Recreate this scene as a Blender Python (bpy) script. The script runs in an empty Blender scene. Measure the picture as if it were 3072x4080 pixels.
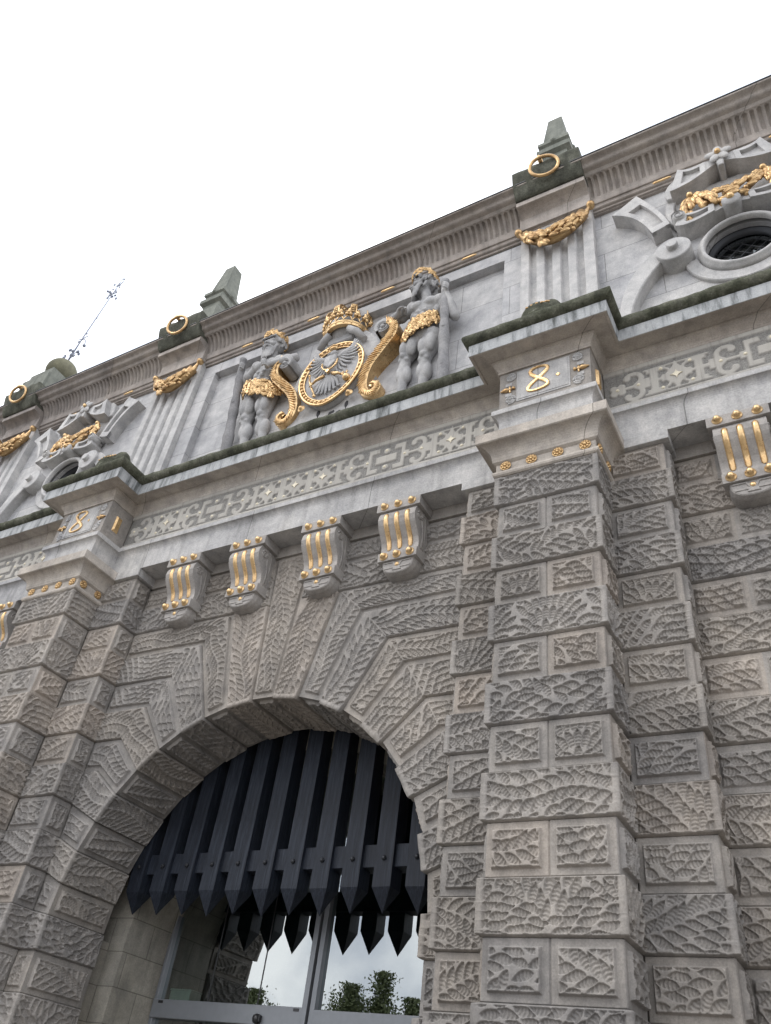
import bpy, bmesh, math, random
import numpy as np
from mathutils import Matrix, Vector
R = math.radians
pi = math.pi
scene = bpy.context.scene
col = scene.collection

# ------------------------------------------------------------------ camera, world, sun, exposure
def rz(t): return Matrix.Rotation(t, 3, 'Z')
cam = bpy.data.objects.new('camera', bpy.data.cameras.new('camera'))
col.objects.link(cam)
CAM = (5.4545, -6.1325, 1.6)
cam.location = CAM
cam.rotation_euler = (rz(0.601435) @ Matrix.Rotation(pi / 2 + 0.680215, 3, 'X') @ rz(0.154915)).to_euler()
cam.data.sensor_fit = 'VERTICAL'
cam.data.sensor_height = 36.0
cam.data.lens = 3170.55 / 4080 * 36
cam.data.clip_start = 0.05
cam.data.clip_end = 2000
scene.camera = cam
scene.view_settings.view_transform = 'Standard'
scene.view_settings.look = 'None'
scene.view_settings.exposure = 0.62
scene.view_settings.gamma = 1.0

SUN_EL, SUN_AZ = R(48), R(215)          # azimuth clockwise from +Y: high on the left, in front of the facade
world = bpy.data.worlds.new('World')
scene.world = world
world.use_nodes = True
wt = world.node_tree
wt.nodes.clear()
def wn(t, **kw):
    n = wt.nodes.new(t)
    for k, v in kw.items(): setattr(n, k, v)
    return n
sky = wn('ShaderNodeTexSky', sky_type='NISHITA', sun_disc=False)
sky.sun_elevation = SUN_EL
sky.sun_rotation = SUN_AZ
wtc = wn('ShaderNodeTexCoord')
wno = wn('ShaderNodeTexNoise')
wno.inputs['Scale'].default_value = 3.2
wno.inputs['Detail'].default_value = 9
wno.inputs['Roughness'].default_value = 0.56
wra = wn('ShaderNodeValToRGB')
wra.color_ramp.elements[0].position = 0.36
wra.color_ramp.elements[0].color = (0.93, 0.93, 0.93, 1)
wra.color_ramp.elements[1].position = 0.56
wra.color_ramp.elements[1].color = (1, 1, 1, 1)
wno2 = wn('ShaderNodeTexNoise')
wno2.inputs['Scale'].default_value = 5.5
wno2.inputs['Detail'].default_value = 8
wra2 = wn('ShaderNodeValToRGB')
wra2.color_ramp.elements[0].position = 0.40
wra2.color_ramp.elements[0].color = (8.6, 9.2, 10.4, 1)
wra2.color_ramp.elements[1].position = 0.58
wra2.color_ramp.elements[1].color = (16.5, 16.5, 16.6, 1)
wmx = wn('ShaderNodeMix', data_type='RGBA')
wbg = wn('ShaderNodeBackground')
wbg.inputs['Strength'].default_value = 0.1
wo = wn('ShaderNodeOutputWorld')
L = wt.links.new
L(wtc.outputs['Generated'], wno.inputs['Vector'])
L(wtc.outputs['Generated'], wno2.inputs['Vector'])
L(wno.outputs['Fac'], wra.inputs['Fac'])
L(wno2.outputs['Fac'], wra2.inputs['Fac'])
L(wra.outputs['Color'], wmx.inputs['Factor'])
L(sky.outputs['Color'], wmx.inputs['A'])
L(wra2.outputs['Color'], wmx.inputs['B'])
L(wmx.outputs['Result'], wbg.inputs['Color'])
L(wbg.outputs['Background'], wo.inputs['Surface'])

sl = bpy.data.lights.new('sun', 'SUN')
sl.energy = 0.7
sl.angle = R(28)
sl.color = (1.0, 0.95, 0.87)
so = bpy.data.objects.new('sun', sl)
col.objects.link(so)
sd = Vector((math.sin(SUN_AZ) * math.cos(SUN_EL), math.cos(SUN_AZ) * math.cos(SUN_EL), math.sin(SUN_EL)))
so.rotation_euler = sd.to_track_quat('Z', 'Y').to_euler()
so.location = sd * 40

# ------------------------------------------------------------------ materials
class NT:
    def __init__(s, name):
        s.m = bpy.data.materials.new(name); s.m.use_nodes = True
        s.t = s.m.node_tree; s.t.nodes.clear()
        s.out = s.n('ShaderNodeOutputMaterial'); s.b = s.n('ShaderNodeBsdfPrincipled')
        s.l(s.b.outputs[0], s.out.inputs[0]); s.tc = s.n('ShaderNodeTexCoord')
    def n(s, t, **kw):
        x = s.t.nodes.new(t)
        for k, v in kw.items():
            if k in x.bl_rna.properties: setattr(x, k, v)
            else: x.inputs[k].default_value = v
        return x
    def l(s, a, b): s.t.links.new(a, b)
    def mapped(s, scale, src='Object'):
        mp = s.n('ShaderNodeMapping'); mp.inputs['Scale'].default_value = scale
        s.l(s.tc.outputs[src], mp.inputs[0]); return mp.outputs[0]
    def noise(s, scale, detail=4, rough=0.55, vec=None, dist=0):
        x = s.n('ShaderNodeTexNoise'); x.inputs['Scale'].default_value = scale
        x.inputs['Detail'].default_value = detail; x.inputs['Roughness'].default_value = rough
        x.inputs['Distortion'].default_value = dist
        s.l(vec if vec else s.tc.outputs['Object'], x.inputs['Vector']); return x.outputs['Fac']
    def ramp(s, fac, stops):
        x = s.n('ShaderNodeValToRGB'); e = x.color_ramp.elements
        while len(e) < len(stops): e.new(0.5)
        for i, (p, c) in enumerate(stops):
            e[i].position = p; e[i].color = (*c, 1) if len(c) == 3 else c
        s.l(fac, x.inputs[0]); return x.outputs[0]
    def mix(s, a, b, fac, mode='MIX'):
        x = s.n('ShaderNodeMix', data_type='RGBA', blend_type=mode)
        for v, i in ((a, 'A'), (b, 'B'), (fac, 'Factor')):
            if isinstance(v, (int, float)): x.inputs[i].default_value = v
            elif isinstance(v, tuple): x.inputs[i].default_value = (*v, 1)
            else: s.l(v, x.inputs[i])
        return x.outputs['Result']
    def bump(s, h, strength=0.3, dist=0.01, prev=None):
        x = s.n('ShaderNodeBump'); x.inputs['Strength'].default_value = strength
        x.inputs['Distance'].default_value = dist; s.l(h, x.inputs['Height'])
        if prev: s.l(prev, x.inputs['Normal'])
        s.l(x.outputs[0], s.b.inputs['Normal']); return x.outputs[0]

def stone(name, c1, c2, c3, streak=0.25, rough=0.85, grain=70, joints=None, obj_var=0.0, tooled=0.0, dark=(0.05, 0.05, 0.045)):
    t = NT(name)
    big = t.noise(0.55, 5, 0.6, dist=0.4)
    mid = t.noise(5.0, 6, 0.65)
    fine = t.noise(grain, 3, 0.7)
    base = t.ramp(big, [(0.34, c1), (0.5, c2), (0.66, c3)])
    v = t.ramp(mid, [(0.3, (0.74, 0.74, 0.75)), (0.7, (1.18, 1.16, 1.14))])
    base = t.mix(base, v, 1.0, 'MULTIPLY')
    g = t.ramp(fine, [(0.3, (0.82, 0.82, 0.82)), (0.72, (1.16, 1.16, 1.16))])
    base = t.mix(base, g, 1.0, 'MULTIPLY')
    if streak:
        st = t.noise(1.0, 5, 0.6, vec=t.mapped((9, 9, 0.55)))
        sf = t.ramp(st, [(0.5, (0, 0, 0)), (0.72, (streak, streak, streak))])
        base = t.mix(base, dark, sf)
    if joints:
        br = t.n('ShaderNodeTexBrick'); br.inputs['Scale'].default_value = 1
        br.inputs['Brick Width'].default_value = joints[0]; br.inputs['Row Height'].default_value = joints[1]
        br.inputs['Mortar Size'].default_value = 0.006; br.inputs['Mortar Smooth'].default_value = 0.3
        br.inputs['Color1'].default_value = (1, 1, 1, 1); br.inputs['Color2'].default_value = (0.86, 0.87, 0.9, 1)
        br.inputs['Mortar'].default_value = (0.5, 0.5, 0.5, 1)
        sx = t.n('ShaderNodeSeparateXYZ'); cx = t.n('ShaderNodeCombineXYZ')
        t.l(t.tc.outputs['Object'], sx.inputs[0])
        ad = t.n('ShaderNodeMath', operation='ADD'); t.l(sx.outputs['X'], ad.inputs[0]); t.l(sx.outputs['Y'], ad.inputs[1])
        t.l(ad.outputs[0], cx.inputs['X']); t.l(sx.outputs['Z'], cx.inputs['Y']); t.l(cx.outputs[0], br.inputs['Vector'])
        base = t.mix(base, br.outputs['Color'], 1.0, 'MULTIPLY')
    if obj_var:
        at = t.n('ShaderNodeAttribute', attribute_name='tone')
        ov = t.ramp(at.outputs['Fac'], [(0.0, (1 - obj_var * 1.3, 1 - obj_var * 1.15, 1 - obj_var * 0.9)), (0.35, (0.98, 0.985, 0.99)), (0.7, (1.02, 1.0, 0.97)), (1.0, (1 + obj_var * 1.5, 1 + obj_var * 0.9, 1 + obj_var * 0.35))])
        base = t.mix(base, ov, 1.0, 'MULTIPLY')
    t.l(base, t.b.inputs['Base Color'])
    t.b.inputs['Roughness'].default_value = rough
    t.b.inputs['Specular IOR Level'].default_value = 0.25
    b = t.bump(fine, 0.35, 0.004)
    b = t.bump(mid, 0.25, 0.012, b)
    if tooled:
        w = t.noise(1.0, 2, 0.5, vec=t.mapped((130, 130, 9)))
        t.bump(w, tooled, 0.004, b)
    return t.m

M = {}
M['carved'] = stone('carved_sandstone', (0.222, 0.209, 0.196), (0.284, 0.268, 0.252), (0.35, 0.327, 0.303), streak=0.22, obj_var=0.09, tooled=0.35)
M['grey'] = stone('washed_grey_stone', (0.34, 0.338, 0.338), (0.43, 0.427, 0.425), (0.50, 0.49, 0.475), streak=0.3, grain=55, joints=(1.8, 80))
M['attic'] = stone('pale_attic_stone', (0.40, 0.40, 0.404), (0.485, 0.485, 0.488), (0.555, 0.55, 0.545), streak=0.12, joints=(1.35, 0.62))
M['attic_plain'] = stone('pale_attic_trim_stone', (0.39, 0.39, 0.393), (0.47, 0.469, 0.47), (0.53, 0.526, 0.52), streak=0.15)
M['brown'] = stone('brown_cornice_stone', (0.27, 0.238, 0.215), (0.345, 0.312, 0.285), (0.42, 0.385, 0.355), streak=0.3, joints=(2.3, 80))
M['tan'] = stone('warm_cornice_stone', (0.33, 0.295, 0.26), (0.42, 0.385, 0.345), (0.50, 0.465, 0.425), streak=0.22, joints=(2.1, 80))
M['figure'] = stone('figure_stone', (0.29, 0.291, 0.297), (0.385, 0.387, 0.393), (0.47, 0.469, 0.472), streak=0.14, grain=60)
M['console'] = stone('console_stone', (0.26, 0.245, 0.232), (0.33, 0.315, 0.302), (0.39, 0.372, 0.355), streak=0.12, tooled=0.3)
M['reveal'] = stone('rough_reveal_stone', (0.22, 0.205, 0.17), (0.30, 0.285, 0.245), (0.37, 0.35, 0.31), streak=0.25, joints=(0.62, 0.34))
M['weathered'] = stone('weathered_greenish_stone', (0.13, 0.14, 0.122), (0.19, 0.202, 0.178), (0.26, 0.268, 0.24), streak=0.45, dark=(0.045, 0.055, 0.045))
M['olive'] = stone('olive_lichen_stone', (0.10, 0.10, 0.065), (0.15, 0.148, 0.10), (0.21, 0.205, 0.15), streak=0.3)
M['ground'] = stone('granite_paving', (0.38, 0.355, 0.32), (0.44, 0.415, 0.375), (0.50, 0.47, 0.43), streak=0, joints=(0.6, 0.4))
M['dark_motif'] = stone('dark_incised_stone', (0.05, 0.05, 0.055), (0.07, 0.07, 0.075), (0.09, 0.09, 0.095), streak=0)

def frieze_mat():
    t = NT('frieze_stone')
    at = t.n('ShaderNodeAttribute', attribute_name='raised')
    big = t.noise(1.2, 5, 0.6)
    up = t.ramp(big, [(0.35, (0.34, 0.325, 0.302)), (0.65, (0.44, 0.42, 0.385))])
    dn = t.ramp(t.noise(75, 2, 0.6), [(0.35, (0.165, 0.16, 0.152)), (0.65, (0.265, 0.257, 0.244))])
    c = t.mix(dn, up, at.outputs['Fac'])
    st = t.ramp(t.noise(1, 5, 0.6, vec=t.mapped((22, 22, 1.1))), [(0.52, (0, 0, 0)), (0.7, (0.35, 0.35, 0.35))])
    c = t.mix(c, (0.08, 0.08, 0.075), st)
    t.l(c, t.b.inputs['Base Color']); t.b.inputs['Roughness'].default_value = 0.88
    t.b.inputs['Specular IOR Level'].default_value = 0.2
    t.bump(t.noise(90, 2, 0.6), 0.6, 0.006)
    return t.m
M['frieze'] = frieze_mat()

def gold_mat(name, c, c2, rough=0.36):
    t = NT(name)
    n1 = t.noise(9, 5, 0.65)
    n2 = t.noise(40, 3, 0.6)
    cc = t.ramp(n1, [(0.36, c2), (0.62, c)])
    t.l(cc, t.b.inputs['Base Color'])
    t.b.inputs['Metallic'].default_value = 0.8
    rr = t.ramp(n2, [(0.3, (rough - 0.08,) * 3), (0.7, (rough + 0.16,) * 3)])
    t.l(rr, t.b.inputs['Roughness'])
    t.bump(n2, 0.3, 0.004)
    return t.m
M['gold'] = gold_mat('gilding', (0.74, 0.53, 0.285), (0.48, 0.305, 0.145), 0.30)
M['old_gold'] = gold_mat('tarnished_gilding', (0.61, 0.425, 0.22), (0.36, 0.22, 0.105), 0.34)
M['cream'] = stone('pale_gilt_disc', (0.58, 0.54, 0.43), (0.70, 0.65, 0.52), (0.78, 0.73, 0.6), streak=0, rough=0.5)

def moss_mat(name, stops, lich):
    t = NT(name)
    n = t.noise(3.5, 7, 0.7); f = t.noise(45, 4, 0.7); v = t.noise(14, 4, 0.65)
    c = t.ramp(n, stops)
    d = t.ramp(f, [(0.3, (0.65, 0.65, 0.65)), (0.7, (1.35, 1.35, 1.3))])
    c = t.mix(c, d, 1.0, 'MULTIPLY')
    st = t.ramp(t.noise(1, 5, 0.6, vec=t.mapped((8, 8, 1.0))), [(0.5, (0, 0, 0)), (0.7, (0.5, 0.5, 0.5))])
    c = t.mix(c, (0.03, 0.03, 0.027), st)
    pf = t.ramp(v, [(0.66, (0, 0, 0)), (0.72, (lich, lich, lich))])
    c = t.mix(c, (0.24, 0.245, 0.215), pf)
    t.l(c, t.b.inputs['Base Color']); t.b.inputs['Roughness'].default_value = 0.95
    t.b.inputs['Specular IOR Level'].default_value = 0.1
    b = t.bump(f, 0.5, 0.008); t.bump(v, 0.4, 0.012, b)
    return t.m
M['moss'] = moss_mat('mossy_stone', [(0.32, (0.040, 0.042, 0.033)), (0.46, (0.076, 0.080, 0.060)), (0.58, (0.125, 0.127, 0.102)), (0.72, (0.22, 0.217, 0.19))], 0.7)
M['mossblock'] = moss_mat('dark_mossy_block_stone', [(0.32, (0.062, 0.064, 0.055)), (0.5, (0.095, 0.098, 0.082)), (0.62, (0.135, 0.138, 0.118)), (0.76, (0.19, 0.19, 0.165))], 0.3)

def stained_mat():
    t = NT('rain_stained_fascia')
    st = t.noise(1, 6, 0.65, vec=t.mapped((10, 10, 1.4)))
    c = t.ramp(st, [(0.30, (0.06, 0.065, 0.062)), (0.40, (0.19, 0.20, 0.205)), (0.50, (0.34, 0.352, 0.362)), (0.7, (0.43, 0.44, 0.445))])
    g = t.ramp(t.noise(60, 3, 0.6), [(0.3, (0.85,) * 3), (0.7, (1.12,) * 3)])
    t.l(t.mix(c, g, 1.0, 'MULTIPLY'), t.b.inputs['Base Color']); t.b.inputs['Roughness'].default_value = 0.85
    t.bump(t.noise(60, 3, 0.6), 0.3, 0.005)
    return t.m
M['stained'] = stained_mat()

def wood_mat():
    t = NT('tarred_oak')
    g = t.noise(1, 6, 0.7, vec=t.mapped((60, 60, 2.2)), dist=1.2)
    b = t.noise(1.3, 4, 0.6)
    c = t.ramp(g, [(0.3, (0.004, 0.006, 0.011)), (0.5, (0.010, 0.014, 0.024)), (0.72, (0.034, 0.043, 0.062))])
    c = t.mix(c, t.ramp(b, [(0.35, (0.75, 0.75, 0.75)), (0.65, (1.3, 1.28, 1.25))]), 1.0, 'MULTIPLY')
    at = t.n('ShaderNodeAttribute', attribute_name='tone')
    c = t.mix(c, t.ramp(at.outputs['Fac'], [(0.0, (0.72, 0.74, 0.78)), (1.0, (1.35, 1.3, 1.22))]), 1.0, 'MULTIPLY')
    t.l(c, t.b.inputs['Base Color']); t.b.inputs['Roughness'].default_value = 0.55
    t.b.inputs['Specular IOR Level'].default_value = 0.3
    t.bump(g, 0.7, 0.008)
    return t.m
M['wood'] = wood_mat()

def simple(name, c, rough=0.5, metal=0.0, var=0.12):
    t = NT(name)
    n = t.noise(14, 4, 0.6)
    t.l(t.mix(c, t.ramp(n, [(0.3, (1 - var,) * 3), (0.7, (1 + var,) * 3)]), 1.0, 'MULTIPLY'), t.b.inputs['Base Color'])
    t.b.inputs['Roughness'].default_value = rough; t.b.inputs['Metallic'].default_value = metal
    return t.m
M['alu'] = simple('painted_door_frame', (0.20, 0.212, 0.23), 0.35, 0.3, 0.05)
M['black'] = simple('black_plastic', (0.02, 0.02, 0.022), 0.35)
M['rod'] = simple('glare_paled_iron', (0.20, 0.22, 0.28), 0.5, 0.2)  # glare of the bright sky put into the colour, paling the iron
M['iron'] = simple('dark_iron', (0.03, 0.032, 0.037), 0.45, 0.6)
M['whitebox'] = simple('white_enamel', (0.85, 0.88, 0.88), 0.4)
M['dim'] = simple('shade_darkened_interior', (0.07, 0.09, 0.08), 0.9)  # gloom of the passage put into the wall colour itself
M['bark'] = simple('bark', (0.075, 0.06, 0.045), 0.9, 0, 0.3)
M['club'] = stone('carved_club_stone', (0.19, 0.19, 0.195), (0.26, 0.26, 0.27), (0.33, 0.33, 0.335), streak=0.3, grain=35)
def leaf_mat(name, a, b):
    t = NT(name)
    oi = t.noise(1.6, 3, 0.6)
    t.l(t.ramp(oi, [(0.3, a), (0.7, b)]), t.b.inputs['Base Color']); t.b.inputs['Roughness'].default_value = 0.6
    return t.m
M['leafa'] = leaf_mat('tree_leaves', (0.075, 0.10, 0.04), (0.125, 0.15, 0.06))
def glass_mat(name, tint, refl):
    t = NT(name); t.t.nodes.remove(t.b)
    g = t.n('ShaderNodeBsdfGlossy'); g.inputs['Roughness'].default_value = 0.0
    g.inputs['Color'].default_value = (0.90, 0.95, 0.96, 1)
    tr = t.n('ShaderNodeBsdfTransparent'); tr.inputs['Color'].default_value = (*tint, 1)
    lw = t.n('ShaderNodeLayerWeight'); lw.inputs['Blend'].default_value = 0.25
    mr = t.n('ShaderNodeMapRange'); mr.inputs['To Min'].default_value = refl; mr.inputs['To Max'].default_value = 1
    t.l(lw.outputs['Fresnel'], mr.inputs['Value'])
    mx = t.n('ShaderNodeMixShader'); t.l(mr.outputs[0], mx.inputs[0]); t.l(tr.outputs[0], mx.inputs[1]); t.l(g.outputs[0], mx.inputs[2])
    t.l(mx.outputs[0], t.out.inputs[0])
    return t.m
M['glass'] = glass_mat('coated_glass', (0.36, 0.48, 0.43), 0.31)
M['win_glass'] = glass_mat('window_glass', (0.15, 0.18, 0.2), 0.12)

# ------------------------------------------------------------------ mesh helper
class MB:
    def __init__(s): s.v = []; s.f4 = []; s.sm4 = []; s.f = []; s.smf = []; s.n = 0; s.att = []; s.tone = []
    def add(s, V, quads=None, polys=None, smooth=False, att=0.0, tone=0.5):
        V = np.asarray(V, float).reshape(-1, 3)
        if quads is not None and len(quads):
            q = np.asarray(quads, np.int64) + s.n; s.f4.append(q); s.sm4.append(np.full(len(q), smooth))
        if polys:
            for p in polys: s.f.append([i + s.n for i in p]); s.smf.append(smooth)
        s.v.append(V); s.n += len(V)
        s.att.append(np.broadcast_to(np.asarray(att, float).ravel() if np.ndim(att) else float(att), (len(V),)))
        s.tone.append(np.full(len(V), float(tone)))
        return s
    def grid(s, P, smooth=True, att=0.0, tone=0.5, flip=False):
        n, m = P.shape[:2]
        i = np.arange(n * m).reshape(n, m)
        q = np.stack([i[:-1, :-1], i[1:, :-1], i[1:, 1:], i[:-1, 1:]], -1).reshape(-1, 4)
        if flip: q = q[:, ::-1]
        return s.add(P, q, smooth=smooth, att=att, tone=tone)
    def box(s, x0, x1, y0, y1, z0, z1, tone=0.5):
        V = [(x, y, z) for x in (x0, x1) for y in (y0, y1) for z in (z0, z1)]
        return s.add(V, [(0, 1, 3, 2), (4, 6, 7, 5), (0, 4, 5, 1), (2, 3, 7, 6), (0, 2, 6, 4), (1, 5, 7, 3)], tone=tone)
    def bbox(s, x0, x1, y0, y1, z0, z1, b=0.01):
        bm = bmesh.new(); bmesh.ops.create_cube(bm, size=1)
        for v in bm.verts: v.co = ((x0 + x1) / 2 + v.co.x * (x1 - x0), (y0 + y1) / 2 + v.co.y * (y1 - y0), (z0 + z1) / 2 + v.co.z * (z1 - z0))
        bmesh.ops.bevel(bm, geom=bm.edges[:], offset=b, segments=2, affect='EDGES', profile=0.5)
        return s.bm(bm)
    def bm(s, bm, smooth=False, mat=None):
        bm.verts.index_update()
        V = [(mat @ v.co if mat else v.co)[:] for v in bm.verts]
        s.add(V, polys=[[v.index for v in f.verts] for f in bm.faces], smooth=smooth); bm.free(); return s
    def prism(s, poly, y0, y1, bev=0.0, plane='xz', smooth=False):
        P = np.array(poly, float); n = len(P)
        a = 0.5 * np.sum(P[:, 0] * np.roll(P[:, 1], -1) - np.roll(P[:, 0], -1) * P[:, 1])
        if a < 0: P = P[::-1]
        def inset(b):
            d1 = P - np.roll(P, 1, 0); d2 = np.roll(P, -1, 0) - P
            n1 = np.stack([-d1[:, 1], d1[:, 0]], 1); n2 = np.stack([-d2[:, 1], d2[:, 0]], 1)
            n1 /= np.linalg.norm(n1, axis=1)[:, None] + 1e-12; n2 /= np.linalg.norm(n2, axis=1)[:, None] + 1e-12
            k = n1 + n2; l = np.maximum(np.sum(k * n1, 1), 0.4)
            return P + k / l[:, None] * b
        rings = [(P, y1), (P, y0 + bev)] + ([(inset(bev), y0)] if bev else [])
        V = []
        for Q, y in rings:
            for a_, b_ in Q: V.append((a_, y, b_) if plane == 'xz' else (y, a_, b_))
        quads = []
        for r in range(len(rings) - 1):
            for i in range(n):
                j = (i + 1) % n; quads.append((r * n + i, r * n + j, r * n + n + j, r * n + n + i))
        k = (len(rings) - 1) * n
        s.add(V, quads, smooth=smooth)
        s.f.append([s.n - len(V) + k + i for i in range(n)]); s.smf.append(False)
        s.f.append([s.n - len(V) + i for i in range(n)][::-1]); s.smf.append(False)
        return s
    def tube(s, pts, rad, seg=8, cap=True, smooth=True, flat=None, closed=False):
        P = np.array(pts, float); n = len(P)
        r = np.broadcast_to(np.asarray(rad, float), (n,))
        T = np.roll(P, -1, 0) - np.roll(P, 1, 0) if closed else np.gradient(P, axis=0)
        T /= np.linalg.norm(T, axis=1)[:, None] + 1e-12
        ref = np.array(flat if flat is not None else ((0, 0, 1) if abs(T[:, 2]).mean() < 0.8 else (1, 0, 0)), float)
        B = np.cross(T, ref); B /= np.linalg.norm(B, axis=1)[:, None] + 1e-12
        N = np.cross(B, T)
        a = np.linspace(0, 2 * pi, seg, endpoint=False)
        V = P[:, None] + r[:, None, None] * (np.cos(a)[None, :, None] * B[:, None] + np.sin(a)[None, :, None] * N[:, None])
        i = np.arange(n * seg).reshape(n, seg)
        if closed: i = np.vstack([i, i[:1]])
        j = np.roll(i, -1, 1)
        q = np.stack([i[:-1], j[:-1], j[1:], i[1:]], -1).reshape(-1, 4)
        b = s.n
        s.add(V, q, smooth=smooth)
        if cap and not closed:
            s.f.append([b + k for k in range(seg)][::-1]); s.smf.append(False)
            s.f.append([b + (n - 1) * seg + k for k in range(seg)]); s.smf.append(False)
        return s
    def ell(s, c, r, u=12, v=8, rot=None, smooth=True):
        t = np.linspace(0, pi, v + 1)[:, None]; p = np.linspace(0, 2 * pi, u + 1)[None, :]
        P = np.stack([np.sin(t) * np.cos(p), np.sin(t) * np.sin(p), np.cos(t) * np.ones_like(p)], -1) * np.broadcast_to(np.asarray(r, float), (3,))
        if rot is not None: P = P @ np.array(rot).T
        return s.grid(P + np.array(c), smooth)
    def lathe(s, prof, c, axis='z', u=24, smooth=True, a0=0, a1=2 * pi):
        pr = np.array(prof, float); p = np.linspace(a0, a1, u + 1)
        rr, hh = pr[:, 0][:, None], pr[:, 1][:, None] * np.ones((1, u + 1))
        if axis == 'z': P = np.stack([rr * np.cos(p), rr * np.sin(p), hh], -1)
        elif axis == '-y': P = np.stack([rr * np.cos(p), -hh, rr * np.sin(p)], -1)
        elif axis == 'x': P = np.stack([hh, rr * np.cos(p), rr * np.sin(p)], -1)
        return s.grid(P + np.array(c), smooth)
    def sweep(s, path, prof, smooth=False):
        P = np.array(path, float); d = np.diff(P, axis=0); d /= np.linalg.norm(d, axis=1)[:, None]
        nr = np.stack([d[:, 1], -d[:, 0]], 1)
        N = np.zeros_like(P); N[0] = nr[0]; N[-1] = nr[-1]
        for i in range(1, len(P) - 1):
            k = nr[i - 1] + nr[i]; N[i] = k / max(np.dot(k, nr[i]), 1e-6) if np.linalg.norm(k) > 1e-6 else nr[i]
        pr = np.array(prof, float)
        G = np.zeros((len(P), len(pr), 3))
        G[..., :2] = P[:, None] + N[:, None] * pr[None, :, 0:1]; G[..., 2] = pr[None, :, 1]
        for i in range(len(P) - 1): s.grid(G[i:i + 2], smooth)
        return s
    def mesh(s, name, mat):
        V = np.concatenate(s.v) if s.v else np.zeros((0, 3))
        q = np.concatenate(s.f4) if s.f4 else np.zeros((0, 4), np.int64)
        sm = np.concatenate(s.sm4) if s.sm4 else np.zeros(0, bool)
        lens = np.array([len(f) for f in s.f], np.int64)
        loops = np.concatenate([q.ravel(), np.array([i for f in s.f for i in f], np.int64)])
        tot = np.concatenate([np.full(len(q), 4), lens]).astype(np.int64)
        me = bpy.data.meshes.new(name)
        me.vertices.add(len(V)); me.vertices.foreach_set('co', V.astype(np.float32).ravel())
        me.loops.add(len(loops)); me.loops.foreach_set('vertex_index', loops.astype(np.int32))
        me.polygons.add(len(tot))
        st = np.concatenate([[0], np.cumsum(tot)[:-1]]) if len(tot) else tot
        me.polygons.foreach_set('loop_start', st.astype(np.int32))
        me.polygons.foreach_set('use_smooth', np.concatenate([sm, np.array(s.smf, bool)]).astype(bool))
        me.update(calc_edges=True)
        at = np.concatenate(s.att) if s.att else np.zeros(0); tn = np.concatenate(s.tone) if s.tone else np.zeros(0)
        if len(at) and at.max() > 0:
            a = me.attributes.new('raised', 'FLOAT', 'POINT'); a.data.foreach_set('value', at.astype(np.float32))
        a = me.attributes.new('tone', 'FLOAT', 'POINT'); a.data.foreach_set('value', tn.astype(np.float32))
        me.materials.append(mat); me.validate(); return me
    def build(s, name, mat, parent=None, loc=(0, 0, 0), rot=(0, 0, 0)):
        return inst(name, s.mesh(name, mat), parent, loc, rot)

def inst(name, me, parent=None, loc=(0, 0, 0), rot=(0, 0, 0), scale=None):
    o = bpy.data.objects.new(name, me); col.objects.link(o)
    o.location = loc; o.rotation_euler = rot
    if scale: o.scale = scale
    if parent: o.parent = parent
    return o
def thing(name, label, cat, loc=(0, 0, 0), group=None):
    o = bpy.data.objects.new(name, None); col.objects.link(o); o.location = loc
    o['label'] = label; o['category'] = cat
    if group: o['group'] = group
    return o
def tag(o, label, cat, group=None):
    o['label'] = label; o['category'] = cat
    if group: o['group'] = group
    return o

# voxel-remeshed continuous body out of capsules and ellipsoids
def blob(name, mat, shapes, voxel, parent=None, smooth=3, loc=(0, 0, 0)):
    mb = MB()
    for sh in shapes:
        if sh[0] == 's':
            rot = Matrix.Rotation(sh[3], 3, 'Y') if len(sh) > 3 else None
            mb.ell(sh[1], sh[2], 14, 10, rot)
        else:
            p0, p1 = Vector(sh[1]), Vector(sh[2]); r0, r1 = sh[3], sh[4]
            n = max(3, int((p1 - p0).length / (0.5 * max(r0, r1))) + 1)
            for i in range(n + 1):
                t = i / n; mb.ell(p0.lerp(p1, t), r0 + (r1 - r0) * t, 12, 8)
    o = mb.build(name, mat)
    md = o.modifiers.new('r', 'REMESH'); md.mode = 'VOXEL'; md.voxel_size = voxel; md.use_smooth_shade = True
    ms = o.modifiers.new('s', 'SMOOTH'); ms.iterations = smooth; ms.factor = 0.5
    dg = bpy.context.evaluated_depsgraph_get()
    me = bpy.data.meshes.new_from_object(o.evaluated_get(dg))
    bpy.data.objects.remove(o)
    me.name = name; me.materials.clear(); me.materials.append(mat)
    return inst(name, me, parent, loc)

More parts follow.
